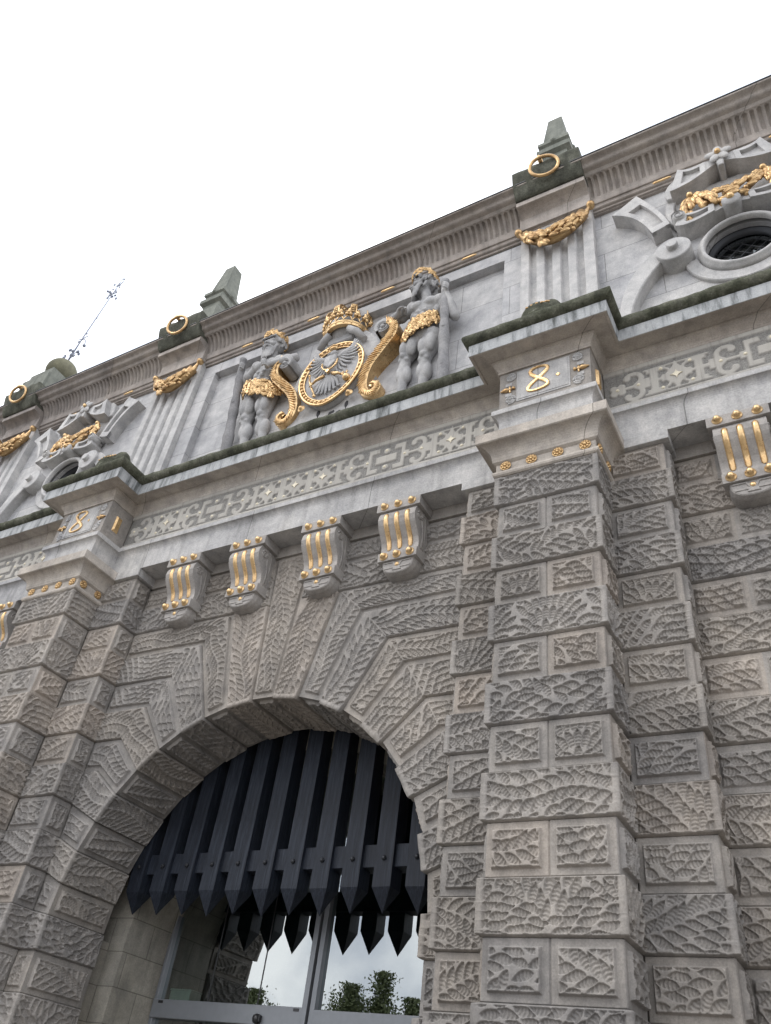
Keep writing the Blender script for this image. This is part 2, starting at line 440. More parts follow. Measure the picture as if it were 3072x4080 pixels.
# ------------------------------------------------------------------ carved relief sheets
def leaf_layout(Lu, H, rng, sc=1.0, style=None):
    l0, w0 = 0.136 * sc, 0.057 * sc
    st = int(rng.choice([0, 0, 1, 1, 2, 3, 4, 4, 5, 5, 6])) if style is None else style
    ph, fl = rng.uniform(0, 6.28), rng.choice([-1, 1])
    nb = max(1, round(Lu / 0.62))
    stems = []
    def wave(f, amp, mid=0.5, n=1.0):
        u = np.linspace(-0.02, Lu + 0.02, 200); return np.stack([u, H * (mid + amp * f(u * n))], 1)
    if st in (0, 5):
        stems = [wave(lambda u: np.sin(2 * pi * u / max(0.8, Lu / nb * 1.3) + ph), 0.10 if st == 0 else 0.22)]
    elif st == 1:
        y0, y1 = (0.06, 0.80) if fl > 0 else (0.94, 0.2)
        for i in range(nb):
            a, b = Lu * i / nb, Lu * (i + 1) / nb; t = np.linspace(0, 1, 80)
            stems.append(np.stack([a + (b - a) * t, H * (y0 + (y1 - y0) * t ** 0.7)], 1))
    elif st == 2:
        for i in range(nb):
            c = Lu * (i + 0.5) / nb; t = np.linspace(0, 1, 60)
            for sg in (-1, 1):
                stems.append(np.stack([c + sg * t * 0.55 * Lu / nb, H * (-0.05 + 0.95 * np.sin(t * 1.75))], 1))
    elif st == 4:
        for i in range(nb):
            a, b = Lu * i / nb, Lu * (i + 1) / nb; t = np.linspace(0.02, 0.98, 80)
            y = H * (0.10 + 0.72 * np.sin(pi * t)) if (i + (fl > 0)) % 2 else H * (0.90 - 0.72 * np.sin(pi * t))
            stems.append(np.stack([a + (b - a) * t, y], 1))
    C = []
    sp = rng.uniform(0.68, 0.95)
    rev = rng.random() < 0.5
    for S in stems:
        if rev: S = S[::-1]
        d = np.linalg.norm(np.diff(S, axis=0), axis=1); cu = np.concatenate([[0], np.cumsum(d)])
        for side in (-1, 1):
            s_, i = rng.uniform(0, 0.04), 0
            while s_ < cu[-1]:
                x = np.interp(s_, cu, S[:, 0]); y = np.interp(s_, cu, S[:, 1])
                k = min(np.searchsorted(cu, s_), len(S) - 2); a = math.atan2(S[k + 1, 1] - S[k, 1], S[k + 1, 0] - S[k, 0])
                l = l0 * rng.uniform(0.92, 1.08)
                for j in range(4):
                    r = l * (0.50 + j * 0.96) + 0.010
                    th = a + side * (sp + 0.10 * j)
                    px, py = x + r * math.cos(th), y + r * math.sin(th)
                    C.append((px, py, th - side * 0.18, l)); 
                s_ += w0 * 1.02 / math.sin(sp); i += 1
    if st == 3:
        for i in range(nb):
            c = Lu * (i + 0.5) / nb
            for j in range(6):
                rr = 0.09 + j * l0 * 0.93; n = max(3, int(pi * rr / (w0 * 1.08)))
                for q in range(n + 1):
                    t = pi * (q + 0.5 * (j % 2)) / n; px, py = c + rr * math.cos(t), -0.02 + rr * math.sin(t)
                    if abs(px - c) < Lu / nb / 2 + 0.01: C.append((px, py, t, l0))
    if st == 6:
        rows = int(H / (w0 * 1.35)) + 2
        for j in range(-1, rows):
            for i in range(-1, int(Lu / (l0 * 0.80)) + 2):
                u = (i + 0.5 * (j % 2)) * l0 * 0.80; v = (j + 0.5) * w0 * 1.25 + 0.02 * math.sin(u * 9 + ph)
                C.append((u, v, (0.0 if fl > 0 else pi) + 0.65 * math.sin(u * 7 + ph) + 0.3, l0))
    for i in range(int(9 * Lu * H / (l0 * w0)) + 30):
        C.append((rng.uniform(-0.01, Lu + 0.01), rng.uniform(0, H), None, l0 * rng.uniform(0.7, 0.95)))
    K = np.zeros((len(C), 4)); k = 0
    for (u, v, t, l) in C:
        if not (-0.03 < u < Lu + 0.03 and -0.025 < v < H + 0.025): continue
        fill = t is None
        if fill:
            if k == 0: t = rng.uniform(0, 6.28)
            else:
                q = np.argmin((K[:k, 0] - u) ** 2 + (K[:k, 1] - v) ** 2); t = K[q, 2] + rng.normal(0, 0.12)
        else: t = t + rng.normal(0, 0.05)
        if k:
            dx = u - K[:k, 0]; dy = v - K[:k, 1]; ca, sa = np.cos(K[:k, 2]), np.sin(K[:k, 2])
            x = dx * ca + dy * sa; y = -dx * sa + dy * ca; m = 0.80 if fill else 0.62
            if np.min((x / (m * l0)) ** 2 + (y / ((0.80 if fill else 0.70) * w0)) ** 2) < 1: continue
        K[k] = (u, v, t, l); k += 1
    K = K[:k]
    return K[:, 0], K[:, 1], K[:, 2], K[:, 3] * 0.60, np.full(k, w0 * 0.60) * K[:, 3] / l0

def leaf_field(U, V, Lu, H, rng, sc=1.0, style=None):
    ku, kv, ka, kl, kw = leaf_layout(Lu, H, rng, sc, style)
    u = U.ravel(); v = V.ravel(); n = len(u)
    e1 = np.full(n, -9.0); e2 = np.full(n, -9.0); rx = np.zeros(n); ry = np.zeros(n)
    o = np.argsort(u, kind='stable'); us = u[o]
    for a, b, t, l, w in zip(ku, kv, ka, kl, kw):
        i0, i1 = np.searchsorted(us, (a - l * 1.1, a + l * 1.1)); ix = o[i0:i1]
        if not len(ix): continue
        dx = u[ix] - a; dy = v[ix] - b; c, s_ = math.cos(t), math.sin(t)
        x = (dx * c + dy * s_) / l; y = (-dx * s_ + dy * c) / (w * (1 - 0.25 * np.clip(x, -1, 1))) - 0.22 * x * x
        e = 1 - (np.abs(y) ** 1.25 + x * x)
        m = e > e1[ix]; jm = ix[m]
        e2[jm] = e1[jm]; e1[jm] = e[m]; rx[jm] = x[m]; ry[jm] = y[m]
        k = ~m; jk = ix[k]; e2[jk] = np.maximum(e2[jk], e[k])
    s = np.clip(np.minimum(e1, (e1 - np.maximum(e2, -1)) * 0.8) - 0.03, 0, 0.30) / 0.30
    s = np.sin(s * pi / 2)
    rib = 0.92 + 0.17 * np.sin(rx * 19 + np.abs(ry) * 2.5)
    return (s * rib).reshape(U.shape)

def smst(x): x = np.clip(x, 0, 1); return x * x * (3 - 2 * x)
SEED = [11]
def relief(mb, bot, top, nrm, kind='block', e=0.04, margin=0.05, umargin=None, depth=0.024, res=None, sc=1.0, style=None, hfun=None, bev=0.016, joint=False, tone=None):
    bot, top, nrm = (np.array(a, float) for a in (bot, top, nrm))
    mid = (bot + top) / 2
    if res is None:
        dist = np.linalg.norm(mid - np.array(CAM), axis=1).mean()
        res = max(0.0042, 0.50 * dist / 792)
    sg = np.linalg.norm(np.diff(mid, axis=0), axis=1); Lu = sg.sum()
    H = np.linalg.norm(top - bot, axis=1).mean()
    par, cum = [], []
    acc = 0
    for i, l in enumerate(sg):
        k = max(1, int(math.ceil(l / res))); t = np.arange(k) / k
        par.append(i + t); cum.append(acc + l * t); acc += l
    par = np.concatenate(par + [[len(sg)]]); cum = np.concatenate(cum + [[acc]])
    i0 = np.minimum(par.astype(int), len(sg) - 1); f = (par - i0)[:, None]
    B = bot[i0] * (1 - f) + bot[i0 + 1] * f; T = top[i0] * (1 - f) + top[i0 + 1] * f
    # hard corners: a column takes its own segment's normal, mitre only on the corner column
    N = np.zeros_like(B)
    segn = []
    for i in range(len(sg)): segn.append(nrm[i] if len(nrm) == len(sg) else (nrm[i] + nrm[i + 1]) / 2)
    for c in range(len(par)):
        k = int(round(par[c]))
        if abs(par[c] - k) < 1e-9 and 0 < k < len(sg):
            a, b = segn[k - 1], segn[k]; m = a + b; N[c] = m / max(np.dot(m, b), 0.2)
        else: N[c] = segn[min(int(par[c]), len(sg) - 1)]
    hw = np.linalg.norm(T - B, axis=1)
    nv = max(2, int(math.ceil(hw.max() / res)))
    v = np.linspace(0, 1, nv + 1)
    Vm = hw[:, None] * v[None]; Um = cum[:, None] * np.ones_like(Vm); Hm = hw[:, None] * np.ones_like(Vm)
    rng = np.random.default_rng(SEED[0]); SEED[0] += 1
    if hfun is not None:
        h, att = hfun(Um, Vm)
    else:
        um = margin if umargin is None else umargin
        if kind == 'band':
            dv = np.minimum(Vm, Hm - Vm); mask = smst(dv / bev)
            if um and um > 0: mask = mask * smst(np.minimum(Um, acc - Um) / bev)
        else:
            d = np.minimum(np.minimum(Vm, Hm - Vm) - margin, np.minimum(Um, acc - Um) - um); mask = smst(d / bev)
        wob = 0.0015 * np.sin(Um * 23 + SEED[0]) * np.sin(Vm * 31 + SEED[0] * 1.7)
        lf = leaf_field(Um, Vm, acc, H, rng, sc, style)
        crn = np.ones_like(Um)
        for cc_ in np.cumsum(sg)[:-1]:
            crn = np.minimum(crn, np.abs(Um - cc_) / 0.022)
        ed_ = np.minimum(Vm, Hm - Vm) - (0 if kind == 'band' else margin)
        if um: ed_ = np.minimum(ed_, np.minimum(Um, acc - Um) - (0 if kind == 'band' else um))
        h = mask * (e + wob) - depth * lf * smst((ed_ - 0.006) / 0.024) * smst(crn)
        h = h - 0.011 * (np.minimum(Vm, Hm - Vm) < 0.003)
        if joint:
            du = np.minimum(Um, acc - Um); h = h - 0.012 * (du < 0.006)
        att = 0.0
    P = B[:, None] + (T - B)[:, None] * v[None, :, None] + N[:, None] * h[..., None]
    mb.grid(P, True, att=att, tone=rng.uniform(0, 1) if tone is None else tone)
    return mb

# ------------------------------------------------------------------ dimensions (metres, ground z = 0, wall bands at y = 0)
Z0, CH = 6.592, 0.375                     # underside of the top band course, course height
ZC, RA = 3.139, 2.19                      # arch centre and radius
ED = 0.035                                # how far bands stand out from the drafted blocks
AX, BX, YF = 2.999 + ED, 4.02 - ED, -0.740 + ED     # shaft block faces
SX, TX, YS = 2.434 + ED, 4.585 - ED, -0.298 + ED    # backing strip block faces
YW = ED                                   # wall block face
PX = 3.5095                               # pilaster axis
ZA, ZL, ZF0, ZF1 = 7.46, 7.889, 7.889, 8.509
def zc(k): return Z0 - (k - 1) * CH       # underside of course k (k=1 top band, k=0 the block course above)
KMAX = 15

# ------------------------------------------------------------------ ground
g = MB().grid(np.array([[(x, y, 0.0) for y in np.linspace(-260, 260, 9)] for x in np.linspace(-260, 260, 9)], float), False)
o = g.build('ground', M['ground']); o['kind'] = 'structure'

# ------------------------------------------------------------------ the gate
gate = thing('stone_gate', 'monumental carved sandstone city gate with round arch, pilasters and gilded ornament', 'gate')

wall = MB()
# wall courses in the middle bay, above the voussoirs, and in the side bays
def wall_course(k, spans):
    z0, z1 = zc(k), zc(k) + CH
    if k == 0: z1 = 7.30
    for x0, x1 in spans:
        kind = 'band' if k % 2 else 'block'
        relief(wall, [(x0, YW, z0), (x1, YW, z0)], [(x0, YW, z1), (x1, YW, z1)], [(0, -1, 0)], kind, margin=0.05, umargin=0.03 if kind == 'block' else 0.012, bev=0.02 if kind == 'band' else 0.03)
mid = [(-2.47, -1.62), (-1.62, -0.60), (0.60, 1.62), (1.62, 2.47)]
for k in (0, 1): wall_course(k, [mid[0], mid[3]])
for k in (0, 1):
    for sx in (-1, 1):
        z0, z1 = (zc(k), zc(k) + CH) if k else (zc(0), 7.30)
        xi = [math.tan(R(3.9)) * (z - ZC) for z in (z0, z1)]
        relief(wall, [(sx * xi[0], YW, z0), (sx * 1.62, YW, z0)], [(sx * xi[1], YW, z1), (sx * 1.62, YW, z1)], [(0, -1, 0)], 'band' if k else 'block', margin=0.05, umargin=0.03)
wall.box(-2.43, 2.43, 0.0, 0.2, 7.30, 7.455)
for k in range(0, KMAX):
    cut = [4.55, 5.02, 5.72, 6.5] if k % 2 == 0 else [4.55, 5.55, 6.5]
    if k == 0: cut = [4.55, 4.95, 5.53, 6.5]
    wall_course(k, list(zip(cut[:-1], cut[1:])))
for k in range(0, 4):
    cut = [-6.9, -5.24, -4.55]
    wall_course(k, list(zip(cut[:-1], cut[1:])))
wall.box(4.55, 9.0, 0.0, 0.2, 7.30, 7.46); wall.box(-9.0, -4.55, 0.0, 0.2, 7.30, 7.46)
# solid masonry behind the facing
wall.box(2.6, 9.0, 0.12, 3.2, 0, 8.9); wall.box(-9.0, -2.6, 0.12, 3.2, 0, 8.9); wall.box(-9.0, 9.0, 1.1, 3.2, 8.9, 12.7)
wall.box(-2.6, 2.6, 0.12, 3.2, 5.55, 8.9)
wall.box(-9.0, -6.9, YW, 0.12, 0, 7.46); wall.box(6.5, 9.0, YW, 0.12, 0, 7.46); wall.box(-6.9, -4.5, YW, 0.12, 0, zc(3))
wall.box(2.2, 2.47, YW + 0.03, 0.8, 0, zc(KMAX - 1)); wall.box(-2.47, -2.2, YW + 0.03, 0.8, 0, zc(KMAX - 1))
wall.box(-8.95, 8.95, 3.2, 8.0, 11.5, 12.6)
wall_o = wall.build('wall', M['carved'], gate)

# --- arch: voussoirs with mitred arms that run into the courses
ANG = [3.9, 12.5, 20.8, 29.1, 37.5, 46.0, 54.8, 63.7, 72.4, 81.1, 89.0]
RD = RA + ED
def apt(a, r=RA + ED): return (r * math.sin(R(a)), ZC + r * math.cos(R(a)))
def edge(i):
    a = ANG[i]; p = apt(a)
    if i == 0: return [p, (math.tan(R(a)) * (7.30 - ZC), 7.30)]
    if i == 1: return [p, (math.tan(R(a)) * (Z0 - ZC), Z0), (2.47, Z0)]
    lv = Z0 - (i - 1) * CH
    if i <= 6: return [p, (math.tan(R(a)) * (lv - ZC), lv), (2.47, lv)]
    return [p, (2.47, lv)]
arch = MB()
arch_o = arch.build('arch_ring', M['carved'], gate)
def front(poly, sx): return [(sx * x, YW, z) for x, z in poly]
def sof(a, sx): return (sx * RD * math.sin(R(a)), 0.86, ZC + RD * math.cos(R(a)))
def soffit(mb, a0, a1, sx):
    am = R((a0 + a1) / 2)
    q = lambda a: [sof(a, sx), (sx * RD * math.sin(R(a)), YW, ZC + RD * math.cos(R(a)))]
    relief(mb, q(a0), q(a1), [(-sx * math.sin(am), 0, -math.cos(am))], 'block', margin=0.05, umargin=0.06, style=int(random.Random(a0 * 7 + sx).choice([0, 1, 5])))
kb = MB()
tr = edge(0)[1][0]
relief(kb, front([apt(-ANG[0]), (-tr, 7.30)], 1), front([apt(ANG[0]), (tr, 7.30)], 1), [(0, -1, 0)], 'block', margin=0.035, umargin=0.05, depth=0.022, style=0, tone=0.75)
soffit(kb, -ANG[0], ANG[0], 1)
kb.build('keystone', M['carved'], arch_o)
for sx in (1, -1):
    for i in range(1, len(ANG)):
        vb = MB(); up, lo = edge(i - 1), edge(i)
        if i == 7: lo = [lo[0], (lo[0][0] + 0.93 * (lo[1][0] - lo[0][0]), lo[0][1] + 0.93 * (lo[1][1] - lo[0][1])), lo[1]]
        if i == 1: up = [up[0], (math.tan(R(ANG[0])) * (Z0 - ZC), Z0)]; lo = lo[:2]
        sty = (0, 0, 6, 0, 0, 6, 0)[(i * 3 + (sx > 0)) % 7]
        nn = [(0, -1, 0)] * (len(lo) - 1)
        if i % 2:
            am = R((ANG[i - 1] + ANG[i]) / 2)
            relief(vb, [sof(ANG[i], sx)] + front(lo, sx), [sof(ANG[i - 1], sx)] + front(up, sx), [(-sx * math.sin(am), 0, -math.cos(am))] + nn, 'band', umargin=0.006, style=sty, depth=0.021)
        else:
            relief(vb, front(lo, sx), front(up, sx), nn, 'block', margin=0.062, umargin=0.055, style=sty, depth=0.021)
            soffit(vb, ANG[i - 1], ANG[i], sx)
        vb.build('voussoir', M['carved'], arch_o)
    # jamb courses below the springing
    for k in range(11, KMAX):
        jb = MB(); z0 = zc(k); x = sx * RD; z1 = zc(k) + CH; zi = ZC + RD * math.cos(R(89.0)) if k == 11 else z1
        if k % 2:
            pts = [(x, 0.86), (x, YW), (sx * 2.47, YW)]
            relief(jb, [(*p, z0) for p in pts], [(*p, z1 if abs(p[0]) > 2.3 else zi) for p in pts], [(-sx, 0, 0), (0, -1, 0)], 'band', umargin=0.006)
        else:
            relief(jb, [(x, YW, z0), (sx * 2.47, YW, z0)], [(x, YW, z1), (sx * 2.47, YW, z1)], [(0, -1, 0)], 'block', margin=0.045, umargin=0.03, bev=0.015)
            relief(jb, [(x, 0.86, z0), (x, YW, z0)], [(x, 0.86, z1), (x, YW, z1)], [(-sx, 0, 0)], 'block', margin=0.05, umargin=0.06)
        jb.build('jamb_block', M['carved'], arch_o)
# masonry behind the ring (closed band, so no light leaks through)
rb = MB()
aa = np.linspace(-90, 90, 49)
P = np.array([[((RA + d) * math.sin(R(a)), y, ZC + (RA + d) * math.cos(R(a))) for d, y in ((0.06, 0.05), (0.06, 0.862), (0.33, 0.862), (0.33, 1.06))] for a in aa])
rb.grid(P, False)
rb.build('arch_core', M['carved'], arch_o)

# --- pilasters
rosette_me = None
def rosette_mesh():
    b = MB()
    for i in range(8):
        a = i * pi / 4
        b.ell((0.034 * math.cos(a), -0.010, 0.034 * math.sin(a)), (0.020, 0.013, 0.013), 8, 6, Matrix.Rotation(-a, 3, 'Y'))
    b.ell((0, -0.016, 0), (0.017, 0.016, 0.017), 10, 6)
    b.lathe([(0.058, 0.0), (0.058, 0.007), (0.050, 0.010), (0.045, 0.006)], (0, 0, 0), '-y', 16)
    return b.mesh('rosette', M['old_gold'])
rosette_me = rosette_mesh()

def pilaster(xc, full_left=False, kmin=0, kmax=KMAX):
    s = xc - PX
    pb = MB(); X0, X1 = AX + s, BX + s; S0, S1 = SX + s, TX + s
    for k in range(kmin, kmax):
        z0, z1 = zc(k), zc(k) + CH
        ext = [(X0, YS, 0), (X0, YF, 0), (X1, YF, 0), (X1, YS, 0)]
        if k % 2:
            q = [np.array(p) + (0, 0, z0) for p in ext]; t = [np.array(p) + (0, 0, z1) for p in ext]
            relief(pb, q, t, [(-1, 0, 0), (0, -1, 0), (1, 0, 0)], 'band', umargin=0)
            for sg, (a, b_, fc) in ((1, (X1, S1, 1)), (-1, (S0, X0, 0))):
                if sg == 1: pts = [(a, YS, 0), (b_, YS, 0), (b_, YW, 0)]; nn = [(0, -1, 0), (1, 0, 0)]
                else: pts = [(a, YW, 0), (a, YS, 0), (b_, YS, 0)]; nn = [(-1, 0, 0), (0, -1, 0)]
                relief(pb, [np.array(p) + (0, 0, z0) for p in pts], [np.array(p) + (0, 0, z1) for p in pts], nn, 'band', umargin=0)
        else:
            if k == 0: z1 = 7.33
            def face(p0, p1, n, um=0.05, **kw):
                relief(pb, [(*p0, z0), (*p1, z0)], [(*p0, z1), (*p1, z1)], [n], 'block', margin=0.05, umargin=um, joint=True, **kw)
            if k > 0:
                face((X0, YF), (xc, YF), (0, -1, 0)); face((xc, YF), (X1, YF), (0, -1, 0))
                face((X1, YF), (X1, YS), (1, 0, 0)); face((X0, YS), (X0, YF), (-1, 0, 0))
            face((X1, YS), (S1, YS), (0, -1, 0)); face((S0, YS), (X0, YS), (0, -1, 0))
            face((S1, YS), (S1, YW), (1, 0, 0)); face((S0, YW), (S0, YS), (-1, 0, 0))
    zb = zc(kmax - 1)
    pb.box(X0, X1, YF, YS + 0.02, 0, zb); pb.box(S0, S1, YS, YW + 0.02, 0, zb)
    pb.box(X0 + 0.05, X1 - 0.05, YF + 0.05, 0.1, zb, 7.2); pb.box(S0 + 0.05, S1 - 0.05, YS + 0.05, 0.1, zb, 7.32)
    po = pb.build('pilaster', M['carved'], gate)
    # capital
    cb = MB()
    path = [(xc - 0.5105, -0.20), (xc - 0.5105, -0.74), (xc + 0.5105, -0.74), (xc + 0.5105, -0.20)]
    prof = [(-0.06, 6.960), (0.004, 6.962), (0.020, 6.975), (0.027, 6.995), (0.022, 7.018), (0.006, 7.030), (-0.004, 7.034), (-0.004, 7.128), (0.012, 7.140), (0.026, 7.152), (0.029, 7.176), (0.032, 7.186)]
    for t in np.linspace(0, 1, 9)[1:]:
        prof.append((0.032 + 0.122 * (1 - math.cos(t * pi / 2)), 7.186 + 0.142 * math.sin(t * pi / 2)))
    prof += [(0.159, 7.332), (0.166, 7.338), (0.166, 7.455), (0.158, 7.461), (-0.05, 7.461)]
    cb.sweep(path, prof)
    cb.build('capital', M['tan'], po)
    for a_, b_ in ((0.512, 1.10), (-1.10, -0.512)):
        MB().bbox(xc + a_, xc + b_, -0.318, 0.03, 7.332, 7.456, 0.006).build('abacus', M['grey'], po)
    for dx in (-0.402, -0.131, 0.137, 0.408): inst('rosette', rosette_me, po, (xc + dx, -0.744, 7.090))
    for y in (-0.64, -0.37):
        inst('rosette', rosette_me, po, (xc + 0.5145, y, 7.090), (0, 0, pi / 2))
    return po
pil_r = pilaster(PX)
pil_l = pilaster(-PX, kmax=13)
for xc in (-7.89, 7.89): pilaster(xc, kmin=0, kmax=2)

# --- entablature swept along the stepped plan
PIL = [-7.89, -3.5095, 3.5095, 7.89]
path = [(-9.0, -0.305)]
for xc in PIL: path += [(xc - 0.5105, -0.305), (xc - 0.5105, -0.74), (xc + 0.5105, -0.74), (xc + 0.5105, -0.305)]
path.append((9.0, -0.305))
def swp(name, prof, mat, smooth=False, pth=path):
    return MB().sweep(pth, prof, smooth).build(name, mat, gate)
lip = [(-0.006 + 0.05 * smst(t), 7.795 + 0.03 * t) for t in np.linspace(0, 1, 6)]
cav = [(-0.010 + 0.062 * (1 - math.cos(t * pi / 2)), 7.72 + 0.10 * math.sin(t * pi / 2)) for t in np.linspace(0, 1, 7)]
swp('architrave', [(-0.33, 7.458), (-0.008, 7.458), (-0.010, 7.72)] + cav[1:] + [(0.055, 7.825), (0.055, 7.886), (0.048, 7.892), (-0.06, 7.893)], M['grey'])
swp('frieze_backing', [(-0.03, 7.88), (-0.03, 8.52)], M['carved'])
cy = [(0.016 + 0.052 * smst(t), 8.545 + 0.095 * t) for t in np.linspace(0, 1, 8)]
swp('cornice', [(-0.06, 8.505), (0.012, 8.505), (0.012, 8.540)] + cy + [(0.074, 8.648), (0.085, 8.652), (0.085, 8.668), (0.235, 8.672), (0.242, 8.655), (0.266, 8.655), (0.266, 8.66)], M['tan'])
swp('cornice_fascia', [(0.265, 8.657), (0.271, 8.659), (0.274, 8.835), (0.265, 8.846), (0.10, 8.848)], M['stained'])
ms = [(0.20, 8.845)] + [(0.262 + 0.082 * math.cos(t), 8.925 + 0.080 * math.sin(t)) for t in np.linspace(-1.35, 1.7, 13)] + [(0.16, 9.02), (-0.02, 9.07), (-0.22, 9.10)]
# subdivide and roughen the mossy coping
def rough_sweep(name, pth, prof, mat, amp, step, parent):
    pp = [pth[0]]
    for a, b in zip(pth[:-1], pth[1:]):
        n = max(1, int(math.dist(a, b) / step))
        pp += [(a[0] + (b[0] - a[0]) * i / n, a[1] + (b[1] - a[1]) * i / n) for i in range(1, n + 1)]
    mb = MB().sweep(pp, prof, True)
    rng = np.random.default_rng(5)
    key = {}
    for i, V in enumerate(mb.v):
        W = V.copy()
        W[:, 2] += amp * (np.sin(V[:, 0] * 17 + V[:, 1] * 9) * 0.5 + np.sin(V[:, 0] * 41 + V[:, 2] * 23) * 0.4 + np.sin(V[:, 0] * 7.3) * 0.6)
        W[:, 1] += amp * (np.sin(V[:, 0] * 29 + V[:, 2] * 31) * 0.6 + np.sin(V[:, 0] * 11 + 2) * 0.5)
        mb.v[i] = W
    return mb.build(name, mat, parent)
rough_sweep('mossy_coping', path, ms, M['moss'], 0.006, 0.06, gate)

# --- frieze relief (strapwork cut from signed distances)
def sd_box(x, z, cx, cz, hx, hz): return np.maximum(np.abs(x - cx) - hx, np.abs(z - cz) - hz)
def sd_circ(x, z, cx, cz, r): return np.hypot(x - cx, z - cz) - r
def sd_arc(x, z, cx, cz, r, w, a0, a1):
    a = np.mod(np.arctan2(z - cz, x - cx) - a0, 2 * pi); ins = a < (a1 - a0)
    d = np.abs(np.hypot(x - cx, z - cz) - r) - w
    e0 = np.hypot(x - cx - r * math.cos(a0), z - cz - r * math.sin(a0)) - w
    e1 = np.hypot(x - cx - r * math.cos(a1), z - cz - r * math.sin(a1)) - w
    return np.where(ins, d, np.minimum(e0, e1))
def m_cross(x, z, cx):
    x = np.abs(x - cx); zz = np.abs(z); d = np.full(x.shape, 9.0)
    d = np.minimum(d, np.maximum(np.abs(x) ** 0.62 + zz ** 0.62 - 0.42, -9))               # star
    d = np.minimum(d, sd_box(x, zz, 0.0, 0.0, 0.20, 0.022)); d = np.minimum(d, sd_box(x, zz, 0, 0, 0.024, 0.20))
    d = np.minimum(d, sd_box(x, zz, 0.225, 0.0, 0.042, 0.20))
    d = np.minimum(d, sd_box(x, zz, 0.27, 0.185, 0.060, 0.018)); d = np.minimum(d, sd_box(x, zz, 0.265, 0.150, 0.035, 0.025))
    d = np.minimum(d, sd_box(x, zz, 0.155, 0.155, 0.055, 0.030)); d = np.minimum(d, sd_box(x, zz, 0.08, 0.188, 0.13, 0.014))
    d = np.minimum(d, sd_arc(x, zz, 0.12, 0.088, 0.052, 0.017, pi * 0.55, pi * 1.6))
    d = np.minimum(d, sd_box(x, zz, 0.29, 0.0, 0.05, 0.028))
    return d
def m_scroll(x, z, cx, s):
    x = (x - cx) * s; d = sd_circ(x, z, 0, 0, 0.058)
    zz = np.abs(z)
    d = np.minimum(d, sd_arc(x, zz, 0.055, 0.105, 0.088, 0.030, pi * 0.22, pi * 1.25))
    d = np.minimum(d, sd_circ(x, zz, 0.118, 0.138, 0.040))
    d = np.minimum(d, sd_box(x, z, -0.055, 0, 0.05, 0.046)); d = np.minimum(d, sd_box(x, z, -0.085, 0, 0.03, 0.075)); d = np.minimum(d, sd_circ(x, z, -0.02, 0, 0.07))
    d = np.minimum(d, sd_box(x, z, 0.12, 0, 0.10, 0.022))
    return d
def m_frame(x, z, cx):
    xx = np.abs(x - cx); zz = np.abs(z)
    d = sd_box(xx, zz, 0.232, 0, 0.026, 0.185)
    d = np.minimum(d, sd_box(xx, zz, 0.185, 0.185, 0.075, 0.020)); d = np.minimum(d, sd_box(xx, zz, 0.16, 0.150, 0.055, 0.022))
    d = np.minimum(d, sd_box(xx, zz, 0.278, 0, 0.035, 0.055)); d = np.minimum(d, sd_circ(xx, zz, 0.26, 0, 0.058))
    d = np.minimum(d, sd_box(xx, zz, 0, 0, 0.145, 0.062))
    d = np.minimum(d, sd_circ(xx, zz, 0, 0.135, 0.045))
    return d
def m_quat(x, z, cx):
    d = sd_circ(x, z, cx, 0, 0.05)
    for a in range(4): d = np.minimum(d, sd_circ(x, z, cx + 0.055 * math.cos(a * pi / 2 + pi / 4), 0.055 * math.sin(a * pi / 2 + pi / 4), 0.045))
    return d
ZFM = 8.19
def frieze_field(crosses, frames, x0, x1):
    def hf(U, V):
        x = U + x0; z = V + 7.89 - ZFM
        d = np.full(x.shape, 9.0)
        for c in crosses: d = np.minimum(d, m_cross(x, z, c))
        for c in frames:
            d = np.minimum(d, m_frame(x, z, c))
            d = np.minimum(d, m_scroll(x, z, c - 0.49, 1)); d = np.minimum(d, m_scroll(x, z, c + 0.49, -1))
        for sg, xe in ((1, x0), (-1, x1)):
            d = np.minimum(d, m_quat(x, z, xe + sg * 0.14)); d = np.minimum(d, m_scroll(x, z, xe + sg * 0.36, -sg))
        d = np.minimum(d, 0.285 - (z + 0.03) * 1.0)
        d = np.minimum(d, (z + 0.222))
        up = smst(0.5 - d / 0.012)
        return up * 0.017, up
    return hf
stud_me = MB().lathe([(0.0, 0.012), (0.010, 0.0115), (0.017, 0.008), (0.0205, 0.0)], (0, 0, 0), '-y', 14).mesh('inlay_disc', M['cream'])
ring_me = MB().lathe([(0.020, 0.004), (0.024, 0.007), (0.029, 0.004), (0.030, 0)], (0, 0, 0), '-y', 16).mesh('inlay_rim', M['gold'])
dia_pts = []
for i in range(32):
    a = i * pi / 16; r = 0.045 / (abs(math.cos(a)) ** 0.62 + abs(math.sin(a)) ** 0.62) ** (1 / 0.62)
    dia_pts.append((r * math.cos(a) * 1.35, r * math.sin(a) * 1.35))
dia_me = MB().prism(dia_pts, -0.012, 0.0).mesh('inlay_star', M['cream'])
YFR = -0.297
